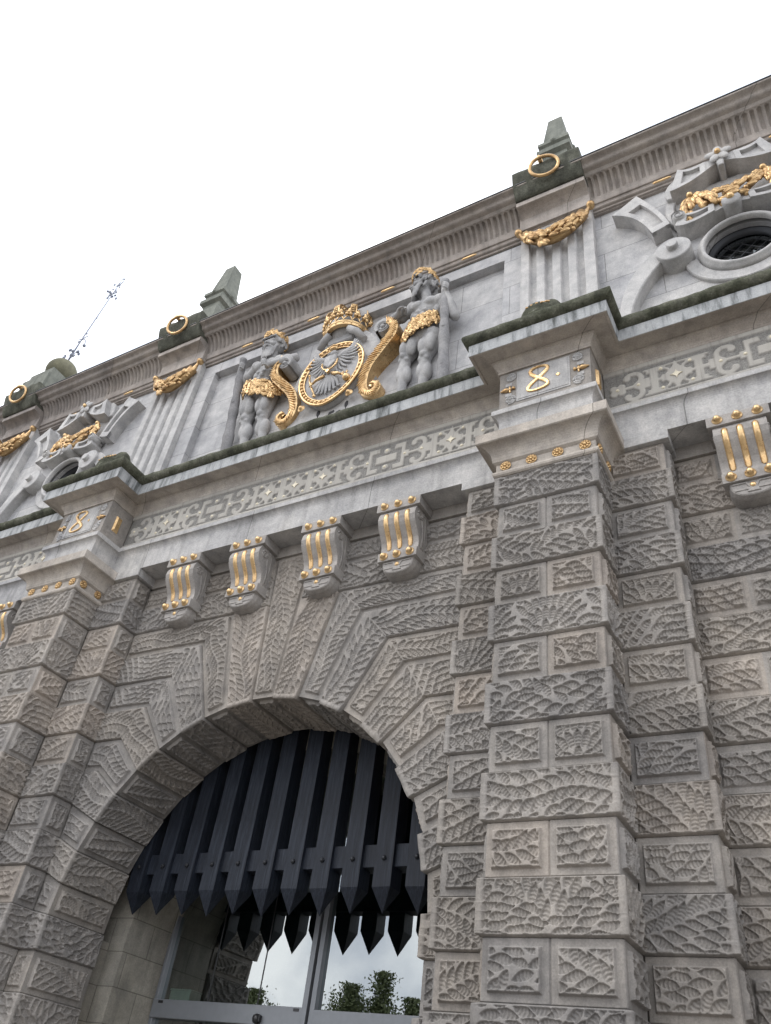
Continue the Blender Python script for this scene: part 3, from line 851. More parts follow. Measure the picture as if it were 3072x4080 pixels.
def frieze_bay(x0, x1, crosses, frames):
    fb = MB()
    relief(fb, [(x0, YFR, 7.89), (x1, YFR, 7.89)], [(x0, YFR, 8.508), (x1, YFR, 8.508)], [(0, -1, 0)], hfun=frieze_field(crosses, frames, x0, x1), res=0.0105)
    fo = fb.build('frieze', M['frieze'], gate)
    yd = YFR - 0.0165
    for c in crosses:
        inst('inlay_star', dia_me, fo, (c, yd, ZFM))
        for sx in (-1, 1):
            for sz in (-1, 1):
                inst('inlay_disc', stud_me, fo, (c + sx * 0.147, yd, ZFM + sz * 0.147))
    for c in frames:
        for dx, dz in ((-0.26, 0), (0.26, 0), (-0.49, 0), (0.49, 0), (0, 0.135), (0, -0.135)):
            inst('inlay_disc', stud_me, fo, (c + dx, yd, ZFM + dz))
    for xe, sg in ((x0, 1), (x1, -1)):
        inst('inlay_disc', stud_me, fo, (xe + sg * 0.14, yd, ZFM)); inst('inlay_disc', stud_me, fo, (xe + sg * 0.36, yd, ZFM))
    return fo
frieze_bay(-2.985, 2.985, (-2.22, -0.43, 0.0, 0.43, 2.22), (-1.345, 1.345))
frieze_bay(4.03, 7.37, (4.777, 6.623), (5.7,))
frieze_bay(-7.37, -4.03, (-6.623, -4.777), (-5.7,))

# --- date blocks on the projections: "8 ·"
def date_block(xc):
    b = MB()
    b.box(xc - 0.5065, xc + 0.5065, -0.733, -0.30, 7.889, 8.507)
    def hf(U, V):
        y = U - 0.2165; z = V + 7.889 - ZFM
        yy, zz = np.abs(y), np.abs(z)
        d = sd_box(yy, zz, 0, 0, 0.055, 0.15)
        for a, c, p, q in ((0.09, 0.20, 0.045, 0.012), (0.135, 0.165, 0.012, 0.045), (0.10, 0.12, 0.03, 0.012), (0.16, 0.06, 0.022, 0.012), (0.06, 0.235, 0.012, 0.03), (0.17, 0.23, 0.02, 0.012)):
            d = np.minimum(d, sd_box(yy, zz, a, c, p, q))
        dn = smst(0.5 - d / 0.01); dn[sd_box(yy, zz, 0, 0, 0.05, 0.14) < 0] = 0
        return -0.014 * dn, 1 - dn
    relief(b, [(xc + 0.509, -0.733, 7.889), (xc + 0.509, -0.30, 7.889)], [(xc + 0.509, -0.733, 8.507), (xc + 0.509, -0.30, 8.507)], [(1, 0, 0)], hfun=hf, res=0.009)
    do = b.build('date_block', M['carved'], gate)
    pb = MB()
    pb.prism([(xc - 0.309, 8.00), (xc + 0.288, 8.00), (xc + 0.288, 8.474), (xc - 0.309, 8.474)], -0.742, -0.733, 0.003)
    pb.prism([(xc - 0.288, 8.022), (xc + 0.267, 8.022), (xc + 0.267, 8.452), (xc - 0.288, 8.452)], -0.748, -0.742, 0.003)
    pb.build('date_panel', M['grey'], do)
    # numeral 8 as one swelling stroke
    nb = MB(); t = np.linspace(0, 2 * pi, 73)[:-1]
    zz = 8.2535 + 0.181 * np.cos(t)
    wd = np.where(np.cos(t) > 0, 0.098, 0.112)
    xx = xc - 0.056 + wd * np.sin(2 * t) * np.where(np.abs(np.cos(t)) < 0.15, 1, 1) * -1
    xx += (zz - 8.25) * 0.05
    rr = 0.014 + 0.009 * np.abs(np.sin(t)) ** 1.5
    P = np.stack([xx, np.full_like(xx, -0.752) - 0.004 * (np.sin(t) > 0), zz], 1)
    n = len(P); T = np.roll(P, -1, 0) - np.roll(P, 1, 0); T /= np.linalg.norm(T, axis=1)[:, None]
    B = np.cross(T, (0, 1, 0)); G = []
    for k in range(n + 1):
        i = k % n; r = rr[i]
        G.append([P[i] + B[i] * r * c + np.array((0, y, 0)) for c, y in ((-1, 0.006), (-1, -0.004), (-0.6, -0.012), (0.6, -0.012), (1, -0.004), (1, 0.006))])
    nb.grid(np.array(G), False)
    nb.build('numeral_eight', M['gold'], do)
    MB().prism([(xc + 0.16, 8.192), (xc + 0.186, 8.22), (xc + 0.16, 8.248), (xc + 0.134, 8.22)], -0.756, -0.746, 0.004).build('date_dot', M['gold'], do)
    for sg in (1, -1):
        fb = MB()
        cx = xc + sg * 0.402
        fb.lathe([(0.0, 0.098), (0.010, 0.080), (0.022, 0.050), (0.028, 0.018), (0.022, 0.0), (0.012, -0.012), (0.020, -0.022), (0.016, -0.034), (0.007, -0.04)], (0, 0, 0), 'x', 12)
        V = fb.v[0]; V[:, 0] *= sg
        fb.v[0] = V + np.array((cx, -0.745, 8.215))
        fb.ell((cx - sg * 0.062, -0.745, 8.222), 0.020, 10, 8); fb.ell((cx - sg * 0.02, -0.745, 8.24), (0.012, 0.012, 0.03), 8, 6); fb.ell((cx - sg * 0.02, -0.745, 8.19), (0.012, 0.012, 0.03), 8, 6)
        fb.build('gilded_bud', M['old_gold'], do)
        for zz_, r in ((8.41, 0.060), (8.06, 0.066)):
            vb = MB(); vx = xc + sg * 0.378 
            th = np.linspace(0, 4.6 * pi, 46)
            rad = r * (1 - 0.83 * th / th[-1]); sz = 1 if zz_ > 8.2 else -1
            vb.tube(np.stack([vx + sg * rad * np.cos(th + 1.2), np.full_like(th, -0.736), zz_ + sz * rad * np.sin(th + 1.2)], 1), 0.0125, 6)
            vb.ell((vx, -0.738, zz_), 0.020, 10, 6)
            zs = 8.14 if zz_ < 8.2 else 8.30
            vb.box(xc + sg * 0.40 - 0.035, xc + sg * 0.40 + 0.035, -0.741, -0.732, zs - 0.022, zs + 0.022)
            vb.build('scrollwork', M['grey'], do)
    gb = MB()
    x0 = xc + 0.509
    V = [(x0, -0.575, 8.075), (x0, -0.465, 8.075), (x0, -0.465, 8.335), (x0, -0.575, 8.335), (x0 + 0.03, -0.555, 8.10), (x0 + 0.03, -0.485, 8.10), (x0 + 0.03, -0.485, 8.31), (x0 + 0.03, -0.555, 8.31)]
    gb.add(V, [(0, 1, 5, 4), (1, 2, 6, 5), (2, 3, 7, 6), (3, 0, 4, 7), (4, 5, 6, 7)])
    gb.build('gilded_bar', M['gold'], do)
for xc in PIL[1:3]: date_block(xc)
for xc in (PIL[0], PIL[3]): MB().box(xc - 0.5065, xc + 0.5065, -0.733, -0.30, 7.889, 8.507).build('frieze_block', M['carved'], gate)

# --- consoles
def s_prof(t):   # front curve of the console body: t 0..1 from top to bottom
    z = 7.33 - 0.52 * t
    y = np.interp(t, [0, .12, .25, .4, .55, .7, .85, 1], [-.268, -.300, -.310, -.285, -.225, -.170, -.150, -.160])
    return y, z
def console_mesh():
    b = MB()
    b.bbox(-0.28, 0.28, -0.302, 0.05, 7.332, 7.459, 0.004)
    tt = np.linspace(0, 1, 17); yz = [s_prof(t) for t in tt]
    poly = [(0.05, 7.33)] + [(float(y), float(z)) for y, z in yz] + [(0.05, 6.81)]
    b.prism(poly, -0.236, 0.236, 0, plane='yz')
    b.bbox(-0.243, 0.243, -0.192, 0.05, 6.700, 6.815, 0.004)
    # rounded boss under the block
    th = np.linspace(0, pi, 15); rows = []
    for s_, d in ((1.0, 0.05), (1.0, -0.02), (0.98, -0.10), (0.90, -0.150), (0.84, -0.158)):
        rows.append([(0.215 * s_ * math.copysign(abs(math.cos(a)) ** 0.75, math.cos(a)), d, 6.70 - 0.175 * s_ * math.sin(a) ** 0.8) for a in th])
    b.grid(np.array(rows), False)
    b.f.append([b.n - 15 + i for i in range(15)]); b.smf.append(False)
    # strap frame on the boss
    for p in ([(-0.17, 6.69), (-0.05, 6.69), (-0.035, 6.665), (0.035, 6.665), (0.05, 6.69), (0.17, 6.69), (0.17, 6.675), (0.06, 6.675), (0.03, 6.62), (0.055, 6.575), (-0.055, 6.575), (-0.03, 6.62), (-0.06, 6.675), (-0.17, 6.675)],):
        b.prism(p, -0.168, -0.157, 0.002)
    b.prism([(-0.16, 6.62), (0.16, 6.62), (0.155, 6.602), (-0.155, 6.602)], -0.166, -0.157, 0.002)
    # side scrolls
    for sg in (1, -1):
        th = np.linspace(0, 3.6 * pi, 40); r = 0.062 * (1 - 0.8 * th / th[-1])
        P = np.stack([np.full_like(th, sg * 0.238), -0.195 + r * np.cos(th - 0.5), 7.235 + r * np.sin(th - 0.5)], 1)
        b.tube(P, 0.011, 6)
        b.tube([(sg * 0.238, -0.135, 7.20), (sg * 0.238, -0.10, 7.08), (sg * 0.238, -0.085, 6.95), (sg * 0.238, -0.10, 6.84)], 0.010, 6)
        b.tube([(sg * 0.238, -0.13, 7.31), (sg * 0.238, -0.06, 7.29), (sg * 0.238, -0.045, 7.1), (sg * 0.238, -0.05, 6.84)], 0.008, 6)
    return b.mesh('console', M['console'])
console_me = console_mesh()
def flute_mesh():
    b = MB(); tt = np.linspace(0.09, 0.90, 15); G = []
    a = np.linspace(0, pi, 7)
    for t in tt:
        y, z = s_prof(t); e = min(1.0, 0.55 + 12 * min(t - 0.09, 0.90 - t))
        G.append([(0.031 * e * math.cos(k), y + 0.004 - 0.028 * e * math.sin(k), z) for k in a])
    b.grid(np.array(G)); 
    for row in (G[0], G[-1]): b.add(row, polys=[list(range(len(row)))])
    return b.mesh('gilded_flute', M['gold'])
flute_me = flute_mesh()
gstud_me = MB().lathe([(0.0, 0.058), (0.014, 0.056), (0.028, 0.046), (0.036, 0.028), (0.036, 0.014), (0.046, 0.012), (0.050, 0.006), (0.050, -0.005)], (0, 0, 0), '-y', 18).mesh('gilded_stud', M['gold'])
sstud_me = MB().lathe([(0.0, 0.022), (0.018, 0.018), (0.030, 0.006), (0.031, -0.003)], (0, 0, 0), '-y', 14).mesh('gilded_boss', M['gold'])
for xc in (-5.24, -6.16, -1.613, -0.553, 0.553, 1.613, 5.24, 6.16):
    co = inst('console', console_me, gate, (xc, 0, 0))
    for dx in (-0.135, 0.0, 0.135): inst('gilded_flute', flute_me, co, (dx, 0, 0))
    for dx in (-0.172, 0.0, 0.172):
        inst('gilded_stud', gstud_me, co, (dx * 1.03, -0.302, 7.397)); inst('gilded_stud', gstud_me, co, (dx * 0.95, -0.192, 6.758))
    inst('gilded_boss', sstud_me, co, (0, -0.160, 6.645))

# ------------------------------------------------------------------ attic storey
YA, YAR = -0.10, 0.03                    # frame plane and sunk panel plane
at = MB()
at.box(-2.985, 2.985, YA, 0.5, 11.86, 12.13)                      # frame above the panel
at.box(-2.985, -2.70, YA, 0.5, 9.0, 11.86); at.box(2.70, 2.985, YA, 0.5, 9.0, 11.86)
at.box(-2.70, 2.70, YAR, 0.5, 9.0, 11.86)
at.build('attic_panel', M['attic'], gate)
def plate_hole(x0, x1, z0, z1, cx, cz, r, y, depth):
    b = MB(); a = np.linspace(0, 2 * pi, 73)
    c = np.stack([cx + r * np.cos(a), cz + r * np.sin(a)], 1)
    t = np.minimum(np.where(np.cos(a) > 0, (x1 - cx), (cx - x0)) / np.maximum(np.abs(np.cos(a)), 1e-6), np.where(np.sin(a) > 0, z1 - cz, cz - z0) / np.maximum(np.abs(np.sin(a)), 1e-6))
    for k, (sx_, sz_) in enumerate(((x1, z1), (x0, z1), (x0, z0), (x1, z0))):
        i = np.argmin(np.hypot(cx + t * np.cos(a) - sx_, cz + t * np.sin(a) - sz_)); t[i] = math.hypot(sx_ - cx, sz_ - cz) if abs(math.atan2(sz_ - cz, sx_ - cx) - math.atan2(math.sin(a[i]), math.cos(a[i]))) < 0.06 else t[i]
    rim = np.stack([cx + t * np.cos(a), cz + t * np.sin(a)], 1)
    for k, (sx_, sz_) in enumerate(((x1, z1), (x0, z1), (x0, z0), (x1, z0))):
        i = np.argmin(np.hypot(rim[:, 0] - sx_, rim[:, 1] - sz_)); rim[i] = (sx_, sz_)
    rim[-1] = rim[0]
    P = np.array([[(p[0], y, p[1]) for p in rim], [(p[0], y, p[1]) for p in c], [(p[0], y + depth, p[1]) for p in c]])
    b.grid(P[:2], False); b.grid(P[1:], False)
    return b
OX, OZ, OR = 5.70, 10.33, 0.41
YB = -0.06
for sx in (1, -1):
    xs = sorted((sx * 4.02, sx * 7.38))
    plate_hole(xs[0], xs[1], 9.0, 12.13, sx * OX, OZ, OR, YB, 0.55).build('attic_wall', M['attic'], gate)
    w = MB(); wb = sorted((sx * 8.40, sx * 9.0)); w.box(wb[0], wb[1], YB, 0.5, 9.0, 12.13); w.build('attic_corner_wall', M['attic'], gate)

# fluted attic pilasters, with the block that breaks the cornice above each
def attic_pilaster(xc):
    # front face as a relief sheet with four round-headed flutes
    b = MB()
    def hf(U, V):
        x = U - 0.514; z = V
        d = np.full(x.shape, 9.0)
        for c in (-0.338, -0.118, 0.100, 0.318):
            d = np.minimum(d, np.maximum(np.maximum(np.abs(x - c) - 0.047, z - 3.07), -9))
            d = np.minimum(d, np.hypot(x - c, z - 3.07) - 0.047)
        dn = smst(0.5 - d / 0.012)
        return -0.065 * dn, 1 - dn
    relief(b, [(xc - 0.514, -0.20, 9.0), (xc + 0.514, -0.20, 9.0)], [(xc - 0.514, -0.20, 12.17), (xc + 0.514, -0.20, 12.17)], [(0, -1, 0)], hfun=hf, res=0.0085)
    b.box(xc - 0.5135, xc + 0.5135, -0.125, 0.4, 9.0, 12.17)
    P = [(xc - 0.514, -0.20), (xc - 0.514, 0.1)]
    for sg in (-1, 1):
        b.grid(np.array([[(xc + sg * 0.514, y, z) for z in (9.0, 12.17)] for y in (-0.20, 0.05)]), False)
    po = b.build('attic_pilaster', M['attic_plain'], gate)
    cb = MB()
    pth = [(xc - 0.514, 0.3), (xc - 0.514, -0.20), (xc + 0.514, -0.20), (xc + 0.514, 0.3)]
    pr = [(0.0, 12.16), (0.016, 12.165), (0.016, 12.275), (0.004, 12.28)]
    for t in np.linspace(0, 1, 9): pr.append((0.004 + 0.235 * (1 - math.cos(t * pi / 2)), 12.285 + 0.235 * math.sin(t * pi / 2)))
    pth2 = [(xc - 0.514, -0.20), (xc + 0.514, -0.20)]
    G = np.array([[(x, -0.20 - d, z) for d, z in pr + [(0.25, 12.525), (0.25, 12.62), (0.24, 12.63), (0.0, 12.63)]] for x in (xc - 0.505, xc + 0.505)])
    cb.grid(G, False)
    for k in (0, 1):
        row = [tuple(p) for p in G[k]] + [(G[k][0][0], 0.3, 12.63), (G[k][0][0], 0.3, 12.16)]
        cb.add(row, polys=[list(range(len(row)))])
    cb.build('attic_capital', M['brown'], po)
    for dx in (-0.303, -0.012, 0.284):
        inst('gilded_stud', bpy.data.meshes.get('small_stud') or MB().lathe([(0.0, 0.036), (0.012, 0.034), (0.022, 0.024), (0.025, 0.010), (0.036, 0.008), (0.038, 0)], (0, 0, 0), '-y', 16).mesh('small_stud', M['gold']), po, (xc + dx, -0.216, 12.22))
    mb = MB(); t = np.linspace(0, 1, 13)
    pr = [(-0.455, 12.632)] + [(-0.47 - 0.175 * math.sin(a * pi / 2) ** 0.8 if a < 1 else -0.645, 12.632 + 0.50 * a) for a in t] + [(-0.60, 13.16), (0.25, 13.18)]
    xs = np.linspace(xc - 0.505, xc + 0.505, 19)
    G = np.array([[(x + 0, y + 0.006 * math.sin(x * 23 + z * 17), z + 0.006 * math.sin(x * 31 + y * 13)) for y, z in pr] for x in xs])
    mb.grid(G, True)
    for k in (0, -1):
        row = [tuple(p) for p in G[k]] + [(G[k][0][0], 0.25, 12.6)]
        mb.add(row, polys=[list(range(len(row)))])
    mb.build('mossy_block', M['mossblock'], po)
    sb = MB(); sb.box(xc - 0.516, xc + 0.516, -0.26, 0.3, 12.18, 12.62); sb.build('cornice_return', M['brown'], po)
    return po
for xc in PIL: attic_pilaster(xc)

# attic cornice: bead moulding, fluted cove, crowning cyma
acp = [(-0.35, 12.10), (0.0, 12.10), (0.0, 12.115), (0.03, 12.12), (0.03, 12.15), (0.035, 12.155)] + [(0.045 + 0.028 * math.sin(t), 12.185 - 0.028 * math.cos(t)) for t in np.linspace(0, pi, 7)] + [(0.05, 12.22), (0.06, 12.225), (0.06, 12.25), (0.082, 12.255), (0.088, 12.275), (0.088, 12.36)]
ab = MB().sweep([(-8.9, YA), (8.9, YA)], acp)
ab.build('attic_moulding', M['brown'], gate)
def cove(x0, x1):
    b = MB(); H = 12.70 - 12.36
    n = int((x1 - x0) / 0.0095); m = 34
    x = np.linspace(x0, x1, n)[:, None]; v = np.linspace(0, 1, m)[None, :]
    ph = np.mod(x - 0.045 + 9.0, 0.09) - 0.045
    z_ = v * 0.40
    d = np.where(v < 0.14, np.hypot(ph, (v - 0.14) * 0.40) - 0.024, np.where(v > 0.88, np.hypot(ph, (v - 0.88) * 0.40) - 0.024, np.abs(ph) - 0.024))
    fil = smst(0.5 - (np.abs(d - 0.008) - 0.006) / 0.007) * 0.009
    dn = smst(0.5 - d / 0.008) * 0.032 - fil
    th = v * 1.25
    y = YA - 0.088 - 0.20 * (1 - np.cos(th)) / (1 - math.cos(1.25)) * 0.95; z = 12.36 + H * np.sin(th) / math.sin(1.25)
    nz, ny = -np.sin(th * 0.8), -np.cos(th * 0.8)
    P = np.stack([x + 0 * v, y + 0 * x - ny * dn, z + 0 * x - nz * dn], -1)
    b.grid(P, True)
    return b
segs = [(-8.9, PIL[0] - 0.515), (PIL[0] + 0.515, PIL[1] - 0.515), (PIL[1] + 0.515, PIL[2] - 0.515), (PIL[2] + 0.515, PIL[3] - 0.515), (PIL[3] + 0.515, 8.9)]
cvb = MB()
for a, b_ in segs: 
    c = cove(a, b_); cvb.v += c.v; 
    for q in c.f4: cvb.f4.append(q + cvb.n)
    cvb.sm4 += c.sm4; cvb.att += c.att; cvb.tone += c.tone; cvb.n += c.n
cvb.build('fluted_cove', M['brown'], gate)
crown = [(0.275, 12.695), (0.292, 12.70), (0.292, 12.722), (0.306, 12.727), (0.306, 12.745)]
for t in np.linspace(0, 1, 13): crown.append((0.310 + 0.175 * (t + 0.12 * math.sin(2 * pi * t)) , 12.75 + 0.088 * (t - 0.10 * math.sin(2 * pi * t))))
crown += [(0.492, 12.842), (0.492, 12.868), (0.47, 12.873), (-0.5, 12.92)]
MB().sweep([(-9.0, YA), (9.0, YA)], [(0.492, 12.869), (0.503, 12.871), (0.505, 12.887), (0.30, 12.899)]).build('roof_flashing', M['iron'], gate)
MB().sweep([(-9.0, YA), (9.0, YA)], crown, True).build('crowning_moulding', M['brown'], gate)
bead_me = MB()
tt = np.linspace(-1, 1, 25)
bead_me.tube(np.stack([tt * 0.125, np.zeros(25), np.zeros(25)], 1), 0.020 * (1 - np.abs(tt) ** 8 * 0.7) * (1 + 0.14 * np.abs(np.sin(tt * 2.5 * pi))), 10)
bead_me = bead_me.mesh('gilded_bead', M['gold'])
for x in (-6.37, -4.87, -2.04, -0.66, 0.75, 2.15, 4.98, 6.43): inst('gilded_bead', bead_me, gate, (x, YA - 0.070, 12.195))

# --- round windows
for sx in (1, -1):
    cx = sx * OX
    wb = MB()
    wb.lathe([(OR - 0.005, 0.05), (OR - 0.005, 0.115), (OR + 0.012, 0.125), (OR + 0.03, 0.128), (OR + 0.045, 0.115), (OR + 0.055, 0.095), (OR + 0.075, 0.085), (OR + 0.085, 0.06), (OR + 0.085, -0.03)], (cx, YB, OZ), '-y', 64)
    wo_ = wb.build('round_window', M['attic_plain'], gate)
    fr = MB(); fr.lathe([(OR - 0.075, -0.13), (OR - 0.06, -0.08), (OR - 0.03, -0.08), (OR - 0.02, -0.065), (OR, -0.065), (OR, -0.25)], (cx, YB, OZ), '-y', 48)
    fr.build('window_frame', M['iron'], wo_)
    mu = MB(); yy = YB + 0.115
    for k in range(-2, 3):
        for sg in (-1, 1):
            o_ = k * 0.17; h = math.sqrt(max(0, (OR - 0.04) ** 2 - (o_ * 0.7) ** 2)) * 0.72
            mu.tube([(cx + o_ * 0.72 - h, yy, OZ - sg * (h - o_ * 0.5)), (cx + o_ * 0.72 + h, yy, OZ + sg * (h + o_ * 0.5))] if False else [(cx + o_ - (OR - 0.08) * 0.62, yy, OZ - sg * (OR - 0.08) * 0.62), (cx + o_ + (OR - 0.08) * 0.62, yy, OZ + sg * (OR - 0.08) * 0.62)], 0.008, 6)
    mu.build('glazing_bars', M['iron'], wo_)
    MB().lathe([(0.0, -0.14), (OR, -0.14)], (cx, YB, OZ), '-y', 48).build('pane', M['win_glass'], wo_)
    MB().box(cx - 0.7, cx + 0.7, 0.95, 1.05, 9.4, 11.2).build('room_shade_panel', M['black'], wo_)  # added black panel: its colour stands in for the shade behind the pane

# --- cartouche frames of cut stone round the windows
def arc2(cx, cz, r0, r1, a0, a1, n=24):
    a = np.linspace(a0, a1, n)
    return [(cx + r1 * math.cos(t), cz + r1 * math.sin(t)) for t in a] + [(cx + r0 * math.cos(t), cz + r0 * math.sin(t)) for t in a[::-1]]
def bez(p, n=14):
    p = np.array(p, float); t = np.linspace(0, 1, n)[:, None]
    return ((1 - t) ** 3 * p[0] + 3 * (1 - t) ** 2 * t * p[1] + 3 * (1 - t) * t ** 2 * p[2] + t ** 3 * p[3]).tolist()
def framed(b, poly, win, y0, y1):
    """a plate with a sunk window: rim pieces around a lower field"""
    b.prism(poly, y0 + 0.05, y1)
    P, W = np.array(poly), np.array(win); n = len(P)
    for i in range(n):
        j = (i + 1) % n
        b.prism([tuple(P[i]), tuple(P[j]), tuple(W[j]), tuple(W[i])], y0, y0 + 0.052)
def cartouche(cx):
    b = MB()
    f = lambda pts, s=1: [(cx + s * x, z) for x, z in pts]
    # backing plate
    b.prism(f([(-0.62, 11.10), (-0.50, 10.95), (0.50, 10.95), (0.62, 11.10), (0.64, 11.55), (0.55, 11.75), (-0.55, 11.75), (-0.64, 11.55)]), YB - 0.05, YB, 0.015)
    b.prism(arc2(cx, OZ, 0.50, 0.66, pi * 1.02, pi * 1.98), YB - 0.05, YB, 0.012)
    co = b.build('cartouche', M['attic_plain'], gate)
    for s in (-1, 1):
        v = MB()
        v.lathe([(0.0, 0.30), (0.060, 0.30), (0.068, 0.29), (0.070, 0.235), (0.075, 0.23), (0.195, 0.225), (0.205, 0.215), (0.212, 0.0)], (cx + s * 0.735, YB, 10.42), '-y', 40, False)
        v.build('volute', M['attic_plain'], co)
        leg = bez([(-0.90, 10.58), (-1.12, 10.46), (-1.36, 10.20), (-1.44, 9.62)]) + bez([(-1.44, 9.0), (-1.36, 9.0), (-1.34, 9.0), (-1.33, 9.05)], 4) + bez([(-1.32, 9.45), (-1.24, 9.85), (-1.08, 10.12), (-0.90, 10.30)])
        MB().prism(f(leg, -s), YB - 0.17, YB, 0.012).build('scroll_leg', M['attic_plain'], co)
        r = MB()
        out = bez([(-1.40, 11.66), (-1.16, 11.52), (-1.02, 11.25), (-0.94, 10.92)], 10)
        inn = bez([(-0.72, 10.99), (-0.78, 11.30), (-0.92, 11.62), (-1.06, 11.90)], 10)
        r.prism(f(out + inn, -s), YB - 0.14, YB)
        o2 = np.array(out); i2 = np.array(inn[::-1])
        for (a, b_) in ((0.0, 0.22), (0.78, 1.0)):
            r.prism(f((o2 * (1 - a) + i2 * a).tolist() + (o2 * (1 - b_) + i2 * b_)[::-1].tolist(), -s), YB - 0.20, YB - 0.139)
        for k0, k1 in ((0, 2), (8, 9)):
            r.prism(f([tuple(o2[k0]), tuple(o2[k1]), tuple(i2[k1]), tuple(i2[k0])], -s), YB - 0.198, YB - 0.139)
        r.build('ribbon_wing', M['attic_plain'], co)
        # side curls of the frame
        c = MB(); c.prism(f(bez([(-0.62, 11.75), (-0.80, 11.6), (-0.82, 11.2), (-0.62, 10.98)], 12) + bez([(-0.55, 11.05), (-0.68, 11.25), (-0.68, 11.5), (-0.55, 11.68)], 12), -s), YB - 0.10, YB, 0.01)
        c.build('side_curl', M['attic_plain'], co)
        # upper and lower strapwork with cut windows
        st = MB()
        o1 = bez([(-0.64, 11.58), (-0.48, 11.58), (-0.32, 11.64), (-0.18, 11.74)], 9) + bez([(-0.17, 11.95), (-0.30, 11.93), (-0.42, 11.92), (-0.50, 12.02)], 9)
        w1 = bez([(-0.50, 11.66), (-0.42, 11.66), (-0.33, 11.69), (-0.25, 11.75)], 9) + bez([(-0.24, 11.89), (-0.31, 11.87), (-0.38, 11.87), (-0.44, 11.92)], 9)
        framed(st, f(o1, -s), f(w1, -s), YB - 0.27, YB)
        st.prism(f(bez([(-0.50, 12.02), (-0.66, 11.98), (-0.76, 11.80), (-0.70, 11.60)], 8) + [(-0.64, 11.58)], -s), YB - 0.16, YB, 0.01)
        st.prism(f([(-0.22, 11.74), (0.0, 11.86), (0.0, 11.95), (-0.20, 11.97)], -s), YB - 0.26, YB)
        st.build('upper_strap', M['attic_plain'], co)
        lo = MB()
        o1 = bez([(-0.66, 10.82), (-0.56, 10.72), (-0.36, 10.78), (-0.20, 10.84)], 9) + bez([(-0.19, 11.0), (-0.30, 10.96), (-0.42, 10.94), (-0.58, 11.02)], 9)
        w1 = bez([(-0.54, 10.84), (-0.48, 10.79), (-0.38, 10.83), (-0.27, 10.87)], 9) + bez([(-0.26, 10.955), (-0.32, 10.93), (-0.42, 10.91), (-0.51, 10.95)], 9)
        framed(lo, f(o1, -s), f(w1, -s), YB - 0.25, YB)
        lo.prism(f([(-0.23, 10.84), (-0.05, 10.90), (-0.05, 10.99), (-0.21, 10.99)], -s), YB - 0.22, YB)
        lo.build('lower_strap', M['attic_plain'], co)
        rl = MB(); th = np.linspace(0, 3.2 * pi, 40); rr_ = 0.085 * (1 - 0.75 * th / th[-1])
        G = [[(cx + s * 0.60 + s * q * math.cos(t), y, 10.98 + q * math.sin(t)) for y in (YB - 0.29, YB - 0.02)] for t, q in zip(th, rr_)]
        rl.grid(np.array(G)); rl.lathe([(0, 0.28), (0.08, 0.275), (0.085, 0.1)], (cx + s * 0.60, YB, 10.98), '-y', 20); rl.build('strap_roll', M['attic_plain'], co)
    fl = MB()
    for k in range(5):
        a = pi / 2 + k * 2 * pi / 5
        fl.ell((cx + 0.085 * math.cos(a), YB - 0.30, 11.96 + 0.085 * math.sin(a)), (0.085, 0.028, 0.055), 12, 8, Matrix.Rotation(-a, 3, 'Y'))
    fl.prism(f([(-0.06, 11.90), (0.06, 11.90), (0.03, 11.72), (-0.03, 11.72)]), YB - 0.29, YB, 0.01)
    fl.build('stone_flower', M['attic_plain'], co)
    MB().ell((cx, YB - 0.335, 11.97), 0.038).build('gilded_ball', M['gold'], co)
    g2 = MB(); g2.ell((cx, YB - 0.30, 10.93), 0.046); g2.build('gilded_ball', M['gold'], co)
    MB().lathe([(0, 0.3), (0.10, 0.29), (0.11, 0.27), (0.11, 0.0)], (cx, YB, 10.91), '-y', 24).build('strap_disc', M['attic_plain'], co)
    g3 = MB(); g3.lathe([(0, 0.17), (0.035, 0.16), (0.045, 0.12), (0.07, 0.11), (0.075, 0.05), (0.075, 0.0)], (cx, YB, 11.40), '-y', 20); g3.build('gilded_knob', M['gold'], co)
for sx in (1, -1): cartouche(sx * OX)

# ------------------------------------------------------------------ gilded garlands
def lumps_along(b, pts, rad, seed, size=0.055, dens=1.0, fwd=(0, -1, 0)):
    rng = random.Random(seed)
    P = np.array(pts, float); d = np.linalg.norm(np.diff(P, axis=0), axis=1); cu = np.concatenate([[0], np.cumsum(d)])
    n = int(cu[-1] / size * 3.4 * dens)
    for i in range(n):
        s = cu[-1] * (i + 0.5) / n
        p = Vector([np.interp(s, cu, P[:, k]) for k in range(3)])
        q = Vector([np.interp(min(cu[-1], s + 0.02), cu, P[:, k]) - np.interp(max(0, s - 0.02), cu, P[:, k]) for k in range(3)]).normalized()
        r = float(np.interp(s, np.linspace(0, cu[-1], len(rad)), rad))
        a = rng.uniform(-1.25, 1.25); side = q.cross(Vector((0, 1, 0))).normalized()
        off = side * (r * math.sin(a)) + Vector((0, -1, 0)) * (r * 0.75 * math.cos(a))
        ang = math.atan2(q.z, q.x) + rng.uniform(-0.5, 0.5) + 0.45 * math.sin(a)
        l = size * rng.uniform(0.8, 1.35)
        rot = Matrix.Rotation(-ang, 3, 'Y') @ Matrix.Rotation(rng.uniform(-0.4, 0.4), 3, 'X')
        if rng.random() < 0.22: b.ell(p + off * 1.05, size * rng.uniform(0.36, 0.52), 8, 6)
        else:
            b.ell(p + off, (l, l * 0.34, l * 0.46), 9, 6, rot)
            b.ell(p + off + Vector((0, -l * 0.22, 0)), (l * 0.75, l * 0.2, l * 0.13), 8, 5, rot)
